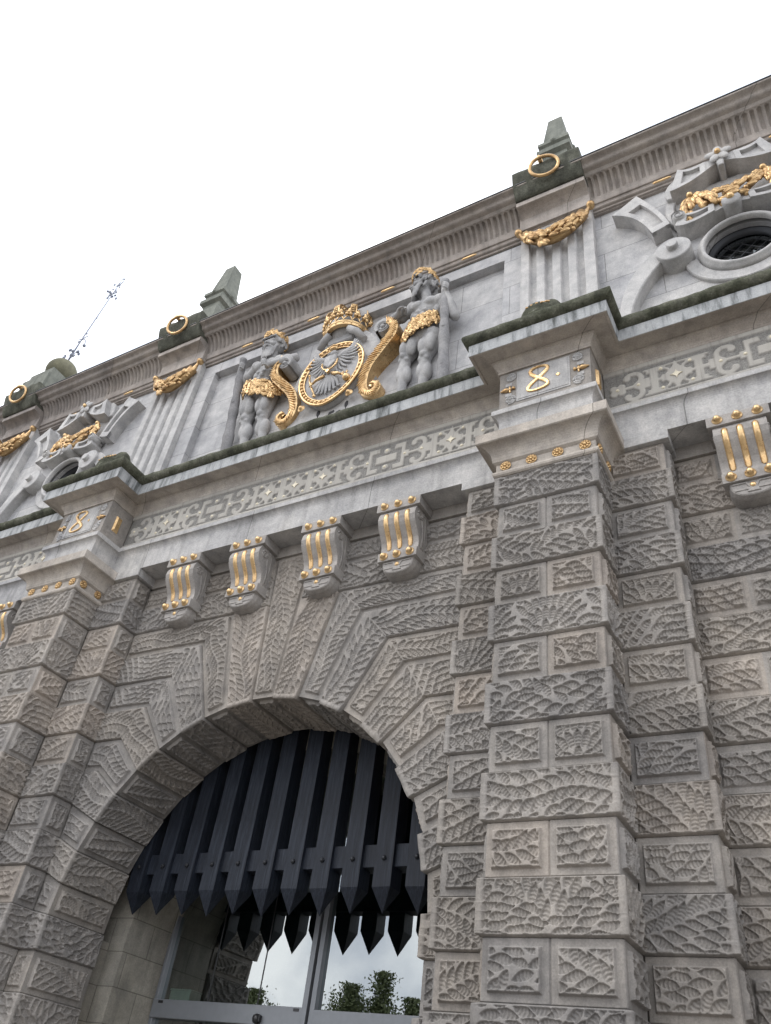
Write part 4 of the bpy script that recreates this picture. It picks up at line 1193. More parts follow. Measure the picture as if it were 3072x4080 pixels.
def swag(x0, z0, x1, z1, sag, y0, ym, n=24, k=1.0):
    t = np.linspace(0, 1, n)
    return [(x0 + (x1 - x0) * a, y0 + (ym - y0) * math.sin(pi * a), z0 + (z1 - z0) * a - sag * (1 - abs(2 * a - 1) ** 1.8)) for a in t]
for xc, lab in ((PX, 'gilded fruit garland hung across the right fluted attic pilaster'), (-PX, 'gilded fruit garland hung across the fluted pilaster left of the statues'), (-7.89, 'gilded garland cut by the left edge of the photo')):
    t = thing('garland', lab, 'garland', (xc, -0.26, 12.10), 'gilded garlands on the attic pilasters')
    pts = [(x, y, z) for x, y, z in swag(-0.50, 0, 0.50, 0, 0.50, 0.0, -0.05)]
    b = MB(); lumps_along(b, pts[3:-3], [0.05, 0.12, 0.15, 0.16, 0.14, 0.06], 3, 0.074, 1.5)
    b.tube(pts[2:-2], 0.085, 10); b.build('fruit_swag', M['old_gold'], t)
    for s in (-1, 1):
        e = MB(); e.lathe([(0, 0.10), (0.03, 0.095), (0.055, 0.07), (0.06, 0.04), (0.045, 0.02), (0.05, 0.0), (0.03, -0.02)], (s * 0.525, 0.02, 0.0), '-y', 16)
        q = [(s * 0.51, -0.03, -0.03), (s * 0.49, -0.03, -0.10), (s * 0.46, -0.03, -0.17), (s * 0.41, -0.035, -0.25), (s * 0.37, -0.04, -0.30)]
        e.tube(q, [0.022, 0.026, 0.042, 0.050, 0.062], 10); e.build('ribbon_knob', M['old_gold'], t)
for sx, lab in ((1, 'gilded leaf swag below the stone flower over the right round window'), (-1, 'gilded fruit swag over the left round window')):
    t = thing('leaf_swag', lab, 'garland', (sx * OX, YB - 0.12, 11.45))
    b = MB(); pts = swag(-0.40, 0.0, 0.40, 0.0, 0.38, -0.02, -0.06)
    b.tube(pts[2:-2], 0.04, 8); lumps_along(b, pts[1:-1], [0.06, 0.14, 0.165, 0.14, 0.06], 8 + sx, 0.078, 1.5); b.build('swag', M['old_gold'], t)
    for s in (-1, 1):
        e = MB(); e.ell((s * 0.43, -0.06, 0.02), 0.045); e.build('ball', M['gold'], t)
        e = MB(); q = [(s * 0.46, -0.03, -0.04), (s * 0.49, -0.05, -0.22), (s * 0.50, -0.06, -0.42), (s * 0.50, -0.05, -0.52)]
        lumps_along(e, q, [0.03, 0.06, 0.075, 0.03], 21 + s, 0.065, 1.1); e.tube(q, 0.03, 8); e.build('tassel', M['old_gold'], t)

# ------------------------------------------------------------------ gilded rings on the mossy blocks
for xc, lab in ((PX, 'large gilded ring on the right mossy block under the obelisk'), (-PX, 'gilded ring on the mossy block left of the statues'), (-7.89, 'gilded ring cut by the left photo edge below the stone ball')):
    t = thing('ring', lab, 'ring', (xc, -0.655, 12.93), 'gilded rings')
    b = MB(); a = np.linspace(0, 2 * pi, 49)[:-1]
    b.tube(np.stack([0.0 + 0.205 * np.cos(a), -0.015 + 0.03 * np.cos(a) - 0.25 * 0.18 * np.sin(a), 0.19 * np.sin(a) + 0.02], 1), 0.026, 10, closed=True)
    b.build('hoop', M['old_gold'], t)
    k = MB(); k.tube([(-0.06, 0.06, 0.24), (-0.06, -0.05, 0.24)], 0.035, 10); k.ell((-0.06, -0.06, 0.23), (0.04, 0.03, 0.045)); k.build('staple', M['old_gold'], t)

# ------------------------------------------------------------------ obelisks and ball finial on the roof
def sq(b, cx, cy, levels):
    G = [[(cx + sx * w, cy + sy * w, z) for sx, sy in ((-1, -1), (1, -1), (1, 1), (-1, 1), (-1, -1))] for w, z in levels]
    b.grid(np.array(G), False); b.add(G[-1][:4], polys=[[0, 1, 2, 3]])
def obelisk(xc, lab):
    t = thing('obelisk', lab, 'obelisk', (xc, 0.02, 13.1), 'stone obelisks on the cornice')
    b = MB(); sq(b, 0, 0, [(0.24, 0.0), (0.24, 0.9), (0.20, 1.0), (0.20, 1.10), (0.27, 1.14), (0.27, 1.25), (0.215, 1.29), (0.215, 1.39), (0.255, 1.42), (0.255, 1.50), (0.20, 1.53)]); b.build('pedestal', M['weathered'], t)
    b = MB(); sq(b, 0, 0, [(0.195, 1.53), (0.118, 2.47), (0.0, 2.53)]); b.build('shaft', M['weathered'], t)
    for a in range(4):
        k = MB(); k.lathe([(0, 0.05), (0.03, 0.045), (0.05, 0.02), (0.06, 0)], (0, 0, 0), '-y', 14)
        k.build('boss', M['weathered'], t, (0.235 * math.sin(a * pi / 2), -0.235 * math.cos(a * pi / 2), 1.46), (0, 0, a * pi / 2))
obelisk(PX, 'mossy stone obelisk on the roof above the right gilded ring')
obelisk(-PX, 'pale weathered stone obelisk on the roof left of the statues')
t = thing('ball_finial', 'round greenish stone ball finial on the roof at the far left', 'finial', (-7.9, -0.10, 13.1))
b = MB(); sq(b, 0, 0, [(0.42, 0), (0.42, 0.55), (0.36, 0.58), (0.36, 0.78), (0.30, 0.82)]); b.build('pedestal', M['weathered'], t)
b = MB(); b.ell((0, 0, 1.13), 0.335, 28, 18); b.build('ball', M['olive'], t)
t = thing('finial_rod', 'thin dark ornamental iron rod leaning above the stone ball', 'finial', (-7.92, -0.10, 14.5))
b = MB(); b.tube([(0, 0, 0), (0.09, 0, 0.95), (0.28, 0, 2.3), (0.40, 0, 3.15)], [0.022, 0.016, 0.010, 0.006], 6); b.build('shaft', M['rod'], t)
rng = random.Random(4)
for z, n, s in ((0.30, 7, 0.05), (0.95, 3, 0.035), (2.55, 10, 0.038), (2.85, 5, 0.03), (1.6, 1, 0.03)):
    b = MB()
    for i in range(n):
        x = 0.12 * z + rng.uniform(-0.17, 0.17); b.ell((x, rng.uniform(-.1, .1), z + rng.uniform(-0.15, 0.15)), (s * rng.uniform(0.5, 1.2), s * 0.6, s * rng.uniform(0.5, 1.2)), 7, 5)
        b.tube([(0.12 * z, 0, z - 0.05), (x, 0, z + rng.uniform(-0.1, 0.12))], 0.009, 5)
    b.build('ornament', M['rod'], t)
b = MB(); b.tube([(0.09, 0, 0.95), (0.27, 0, 0.75), (0.34, 0, 0.55)], 0.012, 5); b.ell((0.34, 0, 0.53), 0.04, 8, 6); b.tube([(0.34, 0, 0.5), (0.75, 0, -0.45)], 0.004, 4); b.build('side_arm', M['rod'], t)

# carved crest pieces that stand on the coping over the pilasters
for xc, lab in ((PX, 'mossy carved shell with gilt scales on the right coping'), (-PX, 'mossy carved shell with gilt scales on the left coping')):
    t = thing('carved_shell', lab, 'ornament', (xc - 0.06, -0.65, 9.06), 'carved shells on the coping')
    b = MB(); b.ell((-0.03, 0, 0.30), (0.22, 0.19, 0.30), 20, 14); b.ell((0.12, 0.06, 0.36), (0.15, 0.16, 0.32), 14, 10); b.ell((0.19, 0.1, 0.25), (0.09, 0.12, 0.28), 12, 8); b.ell((0, 0.02, 0.06), (0.28, 0.24, 0.12), 16, 8); b.build('shell', M['moss'], t)
    g_ = MB()
    for i in range(5):
        for j in range(3):
            a = -0.5 + i * 0.26; g_.ell((0.24 * math.sin(a), -0.165 + j * 0.035, 0.44 + 0.045 * j - 0.05 * abs(a)), (0.020, 0.010, 0.013), 8, 5)
    g_.build('gilt_scales', M['old_gold'], t)

# ------------------------------------------------------------------ passage behind the arch: portcullis slot, reveal, door
def tunnel(r, y0, y1, face_r=None):
    b = MB(); pts = [(-r, 0.0)] + [(r * math.sin(R(a)), ZC + r * math.cos(R(a))) for a in np.linspace(-90, 90, 49)] + [(r, 0.0)]
    b.grid(np.array([[(x, y, z) for y in (y0, y1)] for x, z in pts]), False)
    if face_r:
        o = [(-face_r, 0.0)] + [(face_r * math.sin(R(a)), ZC + face_r * math.cos(R(a))) for a in np.linspace(-90, 90, 49)] + [(face_r, 0.0)]
        b.grid(np.array([[(p[0], y0, p[1]), (q[0], y0, q[1])] for p, q in zip(o, pts)]), False)
    return b
tunnel(2.065, 1.06, 1.90, 2.60).build('reveal', M['reveal'], gate)
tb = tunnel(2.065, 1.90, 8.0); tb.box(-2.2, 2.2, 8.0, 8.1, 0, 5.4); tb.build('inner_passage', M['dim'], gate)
for sx in (-1, 1):
    MB().box(min(sx * 2.30, sx * 2.6), max(sx * 2.30, sx * 2.6), 0.862, 1.06, 0, ZC).build('slot_wall', M['reveal'], gate)

pc = thing('portcullis', 'raised dark timber portcullis of pointed planks in the arch', 'portcullis', (0, 0.87, 3.37))
def plank_mesh(seed):
    b = MB(); w, t = 0.102, 0.20; r = random.Random(seed); j = lambda: r.uniform(-0.005, 0.005)
    V = [(-w, 0, 2.4), (w, 0, 2.4), (w, t, 2.4), (-w, t, 2.4), (-w + j(), 0, 0.258 + j()), (w + j(), 0, 0.258 + j()), (w, t, 0.258), (-w, t, 0.258), (j() * 2, 0.10 + j(), 0.03 + 2.4 * j())]
    b.add(V, [(0, 1, 2, 3), (1, 5, 6, 2), (3, 7, 4, 0), (2, 6, 7, 3), (0, 4, 5, 1)], [[4, 8, 5], [5, 8, 6], [4, 7, 8], [8, 7, 6]], tone=r.uniform(0.1, 0.9))
    return b.mesh('plank', M['wood'])
bolt_me = MB().lathe([(0, 0.026), (0.012, 0.024), (0.024, 0.014), (0.026, 0.0)], (0, 0, 0), '-y', 6, False).mesh('bolt', M['iron'])
for k in range(12):
    x = -1.991 + 0.362 * k
    p = inst('plank', plank_mesh(k), pc, (x, 0, 0))
    inst('bolt', bolt_me, p, (0, 0, 0.522))
    if k == 10: inst('bolt', bolt_me, p, (0, 0, 1.18))
MB().bbox(-2.16, 2.16, 0.045, 0.26, 0.452, 0.668, 0.004).build('rail', M['wood'], pc)

dr = thing('glass_door', 'wide glass entrance door with grey metal frame reflecting sky', 'door', (0, 1.76, 0))
def dpart(name, boxes, mat, b=0.006):
    m = MB()
    for q in boxes: m.bbox(*q, b)
    return m.build(name, mat, dr)
dpart('transom', [(-2.05, -0.002, -0.05, 0.10, 2.545, 2.725)], M['alu'])
dpart('transom', [(0.142, 2.05, -0.05, 0.10, 2.530, 2.712)], M['alu'])
dpart('mullion', [(0.0, 0.062, -0.06, 0.11, 0.0, 5.2)], M['alu']); dpart('mullion', [(0.080, 0.140, -0.035, 0.11, 0.0, 5.2)], M['alu'])
dpart('side_frame', [(-2.062, -2.012, -0.03, 0.08, 0, 3.6)], M['alu']); dpart('side_frame', [(2.012, 2.062, -0.03, 0.08, 0, 3.6)], M['alu'])
def pane(pts, mat):
    MB().add([(x, 0.03, z) for x, z in pts], polys=[list(range(len(pts)))]).build('pane', mat, dr)
def arch_pane(x0, x1, z0):
    n = 20; xs = np.linspace(x0, x1, n)
    return [(x0, z0), (x1, z0)] + [(x, ZC + math.sqrt(max(0.0, 2.06 ** 2 - x * x))) for x in xs[::-1]]
pane(arch_pane(-2.03, 0.01, 2.72), M['glass']); pane(arch_pane(0.13, 2.03, 2.70), M['glass'])
pane([(-2.03, 0.05), (0.01, 0.05), (0.01, 2.55), (-2.03, 2.55)], M['glass']); pane([(0.13, 0.05), (2.03, 0.05), (2.03, 2.54), (0.13, 2.54)], M['glass'])
dpart('glass_joint', [(-0.640, -0.632, 0.022, 0.04, 2.72, 4.9)], M['black'], 0.001); dpart('glass_joint', [(-1.33, -1.323, 0.022, 0.04, 2.72, 4.6)], M['black'], 0.001)
b = MB(); b.lathe([(0.0, -0.035), (0.04, -0.03), (0.048, 0.0), (0.042, 0.03), (0.0, 0.035)], (0, 0, 0), 'x', 16); b.bbox(-0.045, 0.045, -0.02, 0.05, -0.03, 0.035, 0.01)
b.build('door_sensor', M['black'], dr, (-0.528, -0.075, 2.595))
for x in (-1.93, -0.07): MB().bbox(x - 0.035, x + 0.035, -0.056, -0.04, 2.685, 2.712, 0.003).build('catch', M['black'], dr)
t = thing('cabinet', 'small white cabinet behind the glass at its lower left', 'cabinet', (-1.82, 1.96, 2.735))
MB().bbox(-0.16, 0.14, -0.08, 0.12, 0.0, 0.105, 0.008).build('body', M['whitebox'], t)
MB().bbox(-0.165, 0.145, -0.085, 0.125, 0.107, 0.123, 0.005).build('lid', M['whitebox'], t)
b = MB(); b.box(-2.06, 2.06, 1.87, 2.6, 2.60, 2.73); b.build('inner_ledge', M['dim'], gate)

# ------------------------------------------------------------------ the two wild men
def rotY(v, a): return (v[0] * math.cos(a) + v[2] * math.sin(a), v[1], -v[0] * math.sin(a) + v[2] * math.cos(a))
def head_shapes(c, yaw, pitch, k=1.0):
    """skull, brow, nose, cheeks, lips, jaw and ears; the face looks along -y before turning by yaw (about z) and pitch (about x)"""
    Rm = Matrix.Rotation(yaw, 3, 'Z') @ Matrix.Rotation(pitch, 3, 'X')
    c = Vector(c)
    def P(x, y, z): return tuple(c + Rm @ (Vector((x, y, z)) * k))
    sh = []
    def S(p, r): sh.append(('s', P(*p), r * k))
    def Cc(p, q, r0, r1): sh.append(('c', P(*p), P(*q), r0 * k, r1 * k))
    S((0, 0.02, 0.05), 0.152); S((0, -0.03, -0.02), 0.125); S((0, -0.05, -0.10), 0.095)
    Cc((-0.075, -0.115, 0.035), (0.075, -0.115, 0.035), 0.028, 0.028)        # brow
    Cc((0, -0.135, 0.02), (0, -0.178, -0.045), 0.018, 0.026)                 # nose
    for s in (-1, 1):
        S((s * 0.022, -0.155, -0.050), 0.017)
        S((s * 0.068, -0.105, -0.045), 0.042)                                # cheek
        S((s * 0.048, -0.118, 0.000), 0.021)                                 # eye
        S((s * 0.150, 0.015, -0.02), 0.026); S((s * 0.152, 0.02, 0.015), 0.026); S((s * 0.148, 0.01, -0.045), 0.018)   # ear
    Cc((-0.03, -0.135, -0.112), (0.03, -0.135, -0.112), 0.013, 0.013)        # lower lip
    S((0, -0.115, -0.145), 0.045)
    return sh, P
def hand_shapes(p, axis, palm, curl, k=1.0):
    """fist round a rod or resting hand: palm block, four fingers of unequal length with two bends, thumb"""
    p, ax, n = Vector(p), Vector(axis).normalized(), Vector(palm).normalized(); d = ax.cross(n).normalized()
    sh = [('s', tuple(p + ax * 0.03 * i), 0.043 * k) for i in (-1, 0, 1)]
    for i, (o_, l) in enumerate(((-0.054, 0.8), (-0.018, 0.95), (0.018, 1.0), (0.054, 0.88))):
        a = p + ax * o_ * k + d * 0.035 * k
        q = a + (d * 0.045 + n * 0.035) * l * k; r = q + (d * (0.02 - 0.04 * curl) + n * 0.045) * l * k; u = r + (d * (-0.035 * curl) + n * 0.015) * l * k
        sh += [('c', tuple(a), tuple(q), 0.021 * k, 0.019 * k), ('c', tuple(q), tuple(r), 0.019 * k, 0.017 * k), ('c', tuple(r), tuple(u), 0.017 * k, 0.014 * k)]
    a = p + ax * 0.05 * k - d * 0.01
    q = a + (ax * 0.035 + n * 0.045) * k; r = q + (d * 0.035 + n * 0.03) * k
    sh += [('c', tuple(a), tuple(q), 0.026 * k, 0.021 * k), ('c', tuple(q), tuple(r), 0.021 * k, 0.016 * k)]
    return sh
def lerp(a, b, t): return tuple(x + (y - x) * t for x, y in zip(a, b))
def giant(name, label, J, headc, yaw, pitch, club, belt, seed):
    g0 = thing(name, label, 'statue', (J['pel'][0], -0.05, 9.35), 'stone wild men beside the coat of arms')
    o = Vector(g0.location)
    def W(shapes):
        out = []
        for s in shapes:
            if s[0] == 's': out.append(('s', tuple(Vector(s[1]) - o), s[2]) + tuple(s[3:]))
            else: out.append(('c', tuple(Vector(s[1]) - o), tuple(Vector(s[2]) - o), s[3], s[4]))
        return out
    S = []
    ch, wa, pe, nk = J['chest'], J['waist'], J['pel'], J['neck']
    S += [('s', ch, (0.235, 0.165, 0.20)), ('s', lerp(ch, wa, 0.5), (0.205, 0.150, 0.17)), ('s', wa, (0.185, 0.145, 0.16)), ('s', pe, (0.225, 0.165, 0.17))]
    S += [('c', lerp(ch, nk, 0.3), nk, 0.12, 0.085), ('c', nk, headc, 0.085, 0.085)]
    mx = lambda p, dx, dy, dz: (p[0] + dx, p[1] + dy, p[2] + dz)
    for s in (-1, 1):
        S.append(('s', mx(ch, s * 0.105, -0.125, 0.055), (0.115, 0.072, 0.085)))           # pectorals
        S.append(('s', mx(ch, s * 0.195, -0.03, -0.10), (0.055, 0.09, 0.12)))              # flank
        for i in range(3): S.append(('s', mx(lerp(ch, wa, 0.45 + 0.36 * i), s * 0.052, -0.140, -0.02), (0.046, 0.036, 0.043)))
        S.append(('s', mx(wa, s * 0.15, -0.05, -0.09), (0.075, 0.09, 0.07)))
    for sh_, el, ha in ((J['shL'], J['elL'], J['haL']), (J['shR'], J['elR'], J['haR'])):
        S += [('s', sh_, 0.115), ('c', sh_, el, 0.093, 0.075), ('s', lerp(sh_, el, 0.5), 0.098), ('c', el, lerp(el, ha, 0.4), 0.074, 0.078), ('c', lerp(el, ha, 0.4), ha, 0.078, 0.046), ('c', lerp(ch, sh_, 0.45), sh_, 0.13, 0.11)]
    for hp, kn, an in ((J['hpL'], J['knL'], J['anL']), (J['hpR'], J['knR'], J['anR'])):
        S += [('c', hp, kn, 0.165, 0.100), ('s', mx(lerp(hp, kn, 0.45), 0.055, -0.078, 0), (0.080, 0.09, 0.20)), ('s', mx(lerp(hp, kn, 0.55), -0.058, -0.075, 0), (0.070, 0.085, 0.16))]
        S += [('s', mx(kn, 0, -0.070, 0), (0.056, 0.055, 0.062)), ('s', mx(kn, 0.045, -0.045, -0.07), 0.042), ('s', mx(kn, -0.045, -0.045, -0.07), 0.042)]
        S += [('c', kn, an, 0.092, 0.060), ('s', mx(lerp(kn, an, 0.38), 0.045, 0.0, 0), (0.080, 0.085, 0.17)), ('s', mx(lerp(kn, an, 0.34), -0.04, 0.0, 0), (0.076, 0.085, 0.17)), ('c', mx(an, 0, 0, 0), mx(an, 0, -0.17, -0.10), 0.066, 0.055), ('c', mx(an, 0, 0, 0), mx(an, 0, 0, -0.12), 0.062, 0.06)]
    hs, P = head_shapes(headc, yaw, pitch, 1.08)
    S += hs
    S += hand_shapes(J['haL'], *J['hdL']) + hand_shapes(J['haR'], *J['hdR'])
    blob('body', M['figure'], W(S), 0.0115, g0, 1)
    rng = random.Random(seed)
    # beard and hair: rope-like curls
    H = []
    for i in range(26):
        a = rng.uniform(-1.25, 1.25); z = -0.10 - 0.02 * rng.random()
        p = P(0.125 * math.sin(a), -0.03 - 0.095 * math.cos(a), z - 0.03 * math.cos(a))
        q = P(0.125 * math.sin(a) * 0.9 + rng.uniform(-.02, .02), -0.05 - 0.10 * math.cos(a), z - 0.10 - 0.06 * math.cos(a) - rng.uniform(0, 0.06))
        H.append(('c', p, q, 0.027, 0.017))
    for s in (-1, 1):
        H += [('c', P(s * 0.008, -0.162, -0.085), P(s * 0.075, -0.135, -0.125), 0.020, 0.015), ('c', P(s * 0.075, -0.135, -0.125), P(s * 0.10, -0.12, -0.19), 0.016, 0.012)]
    for i in range(46):
        a = rng.uniform(0.75, 2 * pi - 0.75); z = rng.uniform(-0.10, 0.17); r = math.sqrt(max(0.02, 0.165 ** 2 - (z - 0.03) ** 2)) + 0.004
        p = P(r * math.sin(a), 0.02 - r * math.cos(a), z); q = P(r * math.sin(a + rng.uniform(-.3, .3)), 0.02 - r * math.cos(a) + rng.uniform(-.03, .03), z - rng.uniform(0.02, 0.07))
        H.append(('c', p, q, 0.028, 0.020))
    for i in range(12):
        x = rng.uniform(-0.11, 0.11); H.append(('c', P(x, -0.10, 0.135), P(x * 1.2, -0.145, 0.085), 0.026, 0.017))
    blob('hair_and_beard', M['figure'], W(H), 0.0115, g0, 1)
    # oak leaves: crown and skirt
    def leaf(b, p, l, rot):
        for dx, sc in ((-0.35, 0.8), (0, 1.0), (0.38, 0.75)):
            b.ell(Vector(p) - o + rot @ Vector((dx * l, 0, 0)), (l * 0.33, l * 0.16, l * 0.30 * sc), 7, 5, rot)
        b.ell(Vector(p) - o + rot @ Vector((0, -l * 0.1, 0)), (l * 0.6, l * 0.12, l * 0.07), 7, 5, rot)
    w = MB()
    for i in range(46):
        a = 2 * pi * i / 46 + rng.uniform(-.08, .08); r = 0.178; z = 0.125 + 0.03 * math.cos(a) + rng.uniform(-.045, .06)
        leaf(w, P(r * math.sin(a), 0.02 - r * math.cos(a), z), rng.uniform(0.075, 0.105), Matrix.Rotation(yaw + a, 3, 'Z') @ Matrix.Rotation(rng.uniform(-1, 1), 3, 'Y'))
    w.build('oak_wreath', M['gold'], g0)
    k = MB(); (x0, z0), (x1, z1), wid, cx, ry = belt
    L_ = math.hypot(x1 - x0, z1 - z0); ux, uz = (x1 - x0) / L_, (z1 - z0) / L_
    for i in range(150):
        s = (i % 30 + rng.uniform(0, 1)) / 30; c = (i // 30 - 2) / 2.0 * wid * (0.9 - 0.25 * abs(2 * s - 1)) + rng.uniform(-.02, .02)
        x = x0 + ux * L_ * s - uz * c; z = z0 + uz * L_ * s + ux * c
        q = (x - cx) / (0.5 * (x1 - x0) * 1.06); y = J['pel'][1] - ry * math.sqrt(max(0.03, 1 - q * q)) - 0.02 + rng.uniform(-.03, .02)
        leaf(k, (x, y, z), rng.uniform(0.075, 0.125), Matrix.Rotation(q * 0.9, 3, 'Z') @ Matrix.Rotation(rng.uniform(-1.6, 1.6), 3, 'Y'))
    k.build('oak_leaf_skirt', M['gold'], g0)
    c = MB(); p0, p1 = Vector(club[0]) - o, Vector(club[1]) - o
    t = np.linspace(0, 1, 40); r = 0.088 - 0.030 * t + 0.006 * np.sin(t * 23 + seed) + 0.004 * np.sin(t * 57)
    c.tube([tuple(p0.lerp(p1, a)) for a in t], r, 14)
    for kz in (0.22, 0.55): 
        q = p0.lerp(p1, kz); c.lathe([(0, 0.016), (0.016, 0.010), (0.022, 0.016), (0.030, 0.0)], (q.x + 0.01, q.y - 0.076 + 0.02 * kz, q.z), '-y', 12)
    c.build('club', M['club'], g0)
    return g0
yf = lambda z, r: -0.08 - 0.15 * (z - 9.7) + r
JR = dict(pel=(1.50, yf(10.75, .17), 10.75), waist=(1.465, yf(11.0, .15), 10.99), chest=(1.535, yf(11.2, .165), 11.21), neck=(1.545, yf(11.4, .10), 11.43),
          shL=(1.33, yf(11.3, .12), 11.33), elL=(0.93, yf(11.18, .10), 11.16), haL=(1.17, yf(11.17, 0.02) - 0.05, 11.165), shR=(1.765, yf(11.3, .12), 11.28), elR=(2.00, yf(10.9, .12), 10.88), haR=(1.865, yf(11.38, 0.04), 11.38),
          hpL=(1.36, yf(10.7, .17), 10.68), knL=(1.235, yf(10.35, .10), 10.36), anL=(1.20, yf(9.7, .08), 9.55), hpR=(1.63, yf(10.7, .17), 10.68), knR=(1.55, yf(10.25, .10), 10.27), anR=(1.535, yf(9.7, .08), 9.55),
          hdL=((0.3, -0.6, 0.1), (0.75, -0.2, -0.55), 0.5), hdR=((0.05, 0.1, 1.0), (-0.1, -1.0, 0.1), 0.9))
giant('statue', 'stone wild man in profile with gilded oak skirt and club, right of the shield', JR, (1.475, yf(11.7, .13), 11.735), -1.05, 0.05, ((1.88, -0.045, 9.4), (1.868, -0.30, 11.58)), ((1.19, 10.70), (1.775, 10.95), 0.135, 1.49, 0.185), 3)
JL = dict(pel=(-1.40, yf(10.75, .17), 10.76), waist=(-1.42, yf(11.0, .15), 10.98), chest=(-1.325, yf(11.2, .165), 11.20), neck=(-1.265, yf(11.4, .10), 11.41),
          shL=(-1.545, yf(11.3, .12), 11.33), elL=(-1.90, yf(11.05, .12), 11.05), haL=(-1.845, yf(11.36, 0.04), 11.35), shR=(-1.085, yf(11.3, .12), 11.28), elR=(-0.77, yf(11.2, .09), 11.21), haR=(-1.19, yf(11.08, 0.0) - 0.07, 11.08),
          hpL=(-1.55, yf(10.7, .17), 10.69), knL=(-1.575, yf(10.25, .10), 10.25), anL=(-1.50, yf(9.7, .08), 9.55), hpR=(-1.25, yf(10.7, .17), 10.66), knR=(-1.26, yf(10.22, .10), 10.22), anR=(-1.13, yf(9.7, .08), 9.55),
          hdL=((0.0, 0.1, 1.0), (0.1, -1.0, 0.1), 0.9), hdR=((-0.15, -0.2, 1.0), (-0.8, -0.5, 0.0), 0.9))
giant('statue', 'stone wild man facing forward with gilded oak skirt and club, left of the shield', JL, (-1.285, yf(11.68, .13), 11.685), 0.0, 0.12, ((-1.79, -0.045, 9.4), (-1.85, -0.30, 11.58)), ((-1.735, 10.90), (-1.01, 10.56), 0.14, -1.38, 0.185), 9)

# ------------------------------------------------------------------ coat of arms
ca = thing('coat_of_arms', 'crowned oval shield with stone eagle in a gilded beaded border', 'coat of arms', (0, -0.05, 9.9))
oc = Vector(ca.location)
def C_(b, name, mat, parent=None):
    for i, v in enumerate(b.v): b.v[i] = v - np.array(oc)
    return b.build(name, mat, parent or ca)
def outline(k=1.0, n=72, cz=10.58):
    P = []
    for t in np.linspace(0, 2 * pi, n, endpoint=False):
        x = 0.555 * math.sin(t); z = math.cos(t)
        if z < 0: z = -(1 - (abs(math.sin(t)) ** 1.35)) * 0.12 + z * 0.60 if abs(math.sin(t)) < 1 else 0
        else: z *= 0.615
        P.append((x * k, cz + z * k))
    return P
b = MB()
b.prism([(x * 1.0, z) for x, z in ((-0.80, 9.3), (0.80, 9.3), (0.74, 9.75), (0.60, 9.95), (0.78, 10.45), (0.74, 11.0), (0.52, 11.38), (0.3, 11.62), (-0.3, 11.62), (-0.52, 11.38), (-0.74, 11.0), (-0.78, 10.45), (-0.60, 9.95), (-0.74, 9.75))], -0.045, 0.03, 0.02)
C_(b, 'backing_plate', M['attic_plain'])
for s in (-1, 1):
    b = MB(); b.prism([(s * x, z) for x, z in bez([(0.66, 10.95), (0.82, 10.6), (0.74, 10.2), (0.56, 9.98)], 14) + bez([(0.52, 10.05), (0.66, 10.3), (0.70, 10.6), (0.60, 10.88)], 14)], -0.085, -0.044, 0.008); C_(b, 'strapwork', M['attic_plain'])
b = MB(); G = []
for k in (1.0, 0.98, 0.86, 0.6, 0.3, 0.0):
    G.append([(x, -0.13 - 0.05 * (1 - k ** 2) if k < 0.9 else (-0.05 if k == 1.0 else -0.17), z) for x, z in outline(k) + outline(k)[:1]])
b.grid(np.array(G), True)
sh_o = C_(b, 'shield', M['figure'])
b = MB(); 
b.tube([(x, -0.175, z) for x, z in outline(1.0)], 0.020, 8, closed=True, flat=(0, 1, 0)); b.tube([(x, -0.165, z) for x, z in outline(0.865)], 0.012, 6, closed=True, flat=(0, 1, 0))
go, gi = outline(0.985), outline(0.875)
b.grid(np.array([[(p[0], -0.165, p[1]), ((p[0] + q[0]) / 2, -0.150, (p[1] + q[1]) / 2), (q[0], -0.160, q[1])] for p, q in zip(go + go[:1], gi + gi[:1])]), True)
dense = outline(0.93, 720); acc = 0; last = dense[0]; nxt = 0.0
for p in dense:
    acc += math.dist(p, last); last = p
    if acc >= nxt:
        nxt += 0.084; a = math.atan2(p[1] - 10.58, p[0])
        b.ell((p[0], -0.172, p[1]), (0.030, 0.026, 0.026), 9, 6, Matrix.Rotation(-a, 3, 'Y'))
    elif abs(acc - nxt + 0.042) < 0.003:
        b.ell((p[0], -0.165, p[1]), (0.036, 0.012, 0.007), 7, 5, Matrix.Rotation(-math.atan2(p[1] - 10.58, p[0]), 3, 'Y'))
C_(b, 'beaded_border', M['gold'])
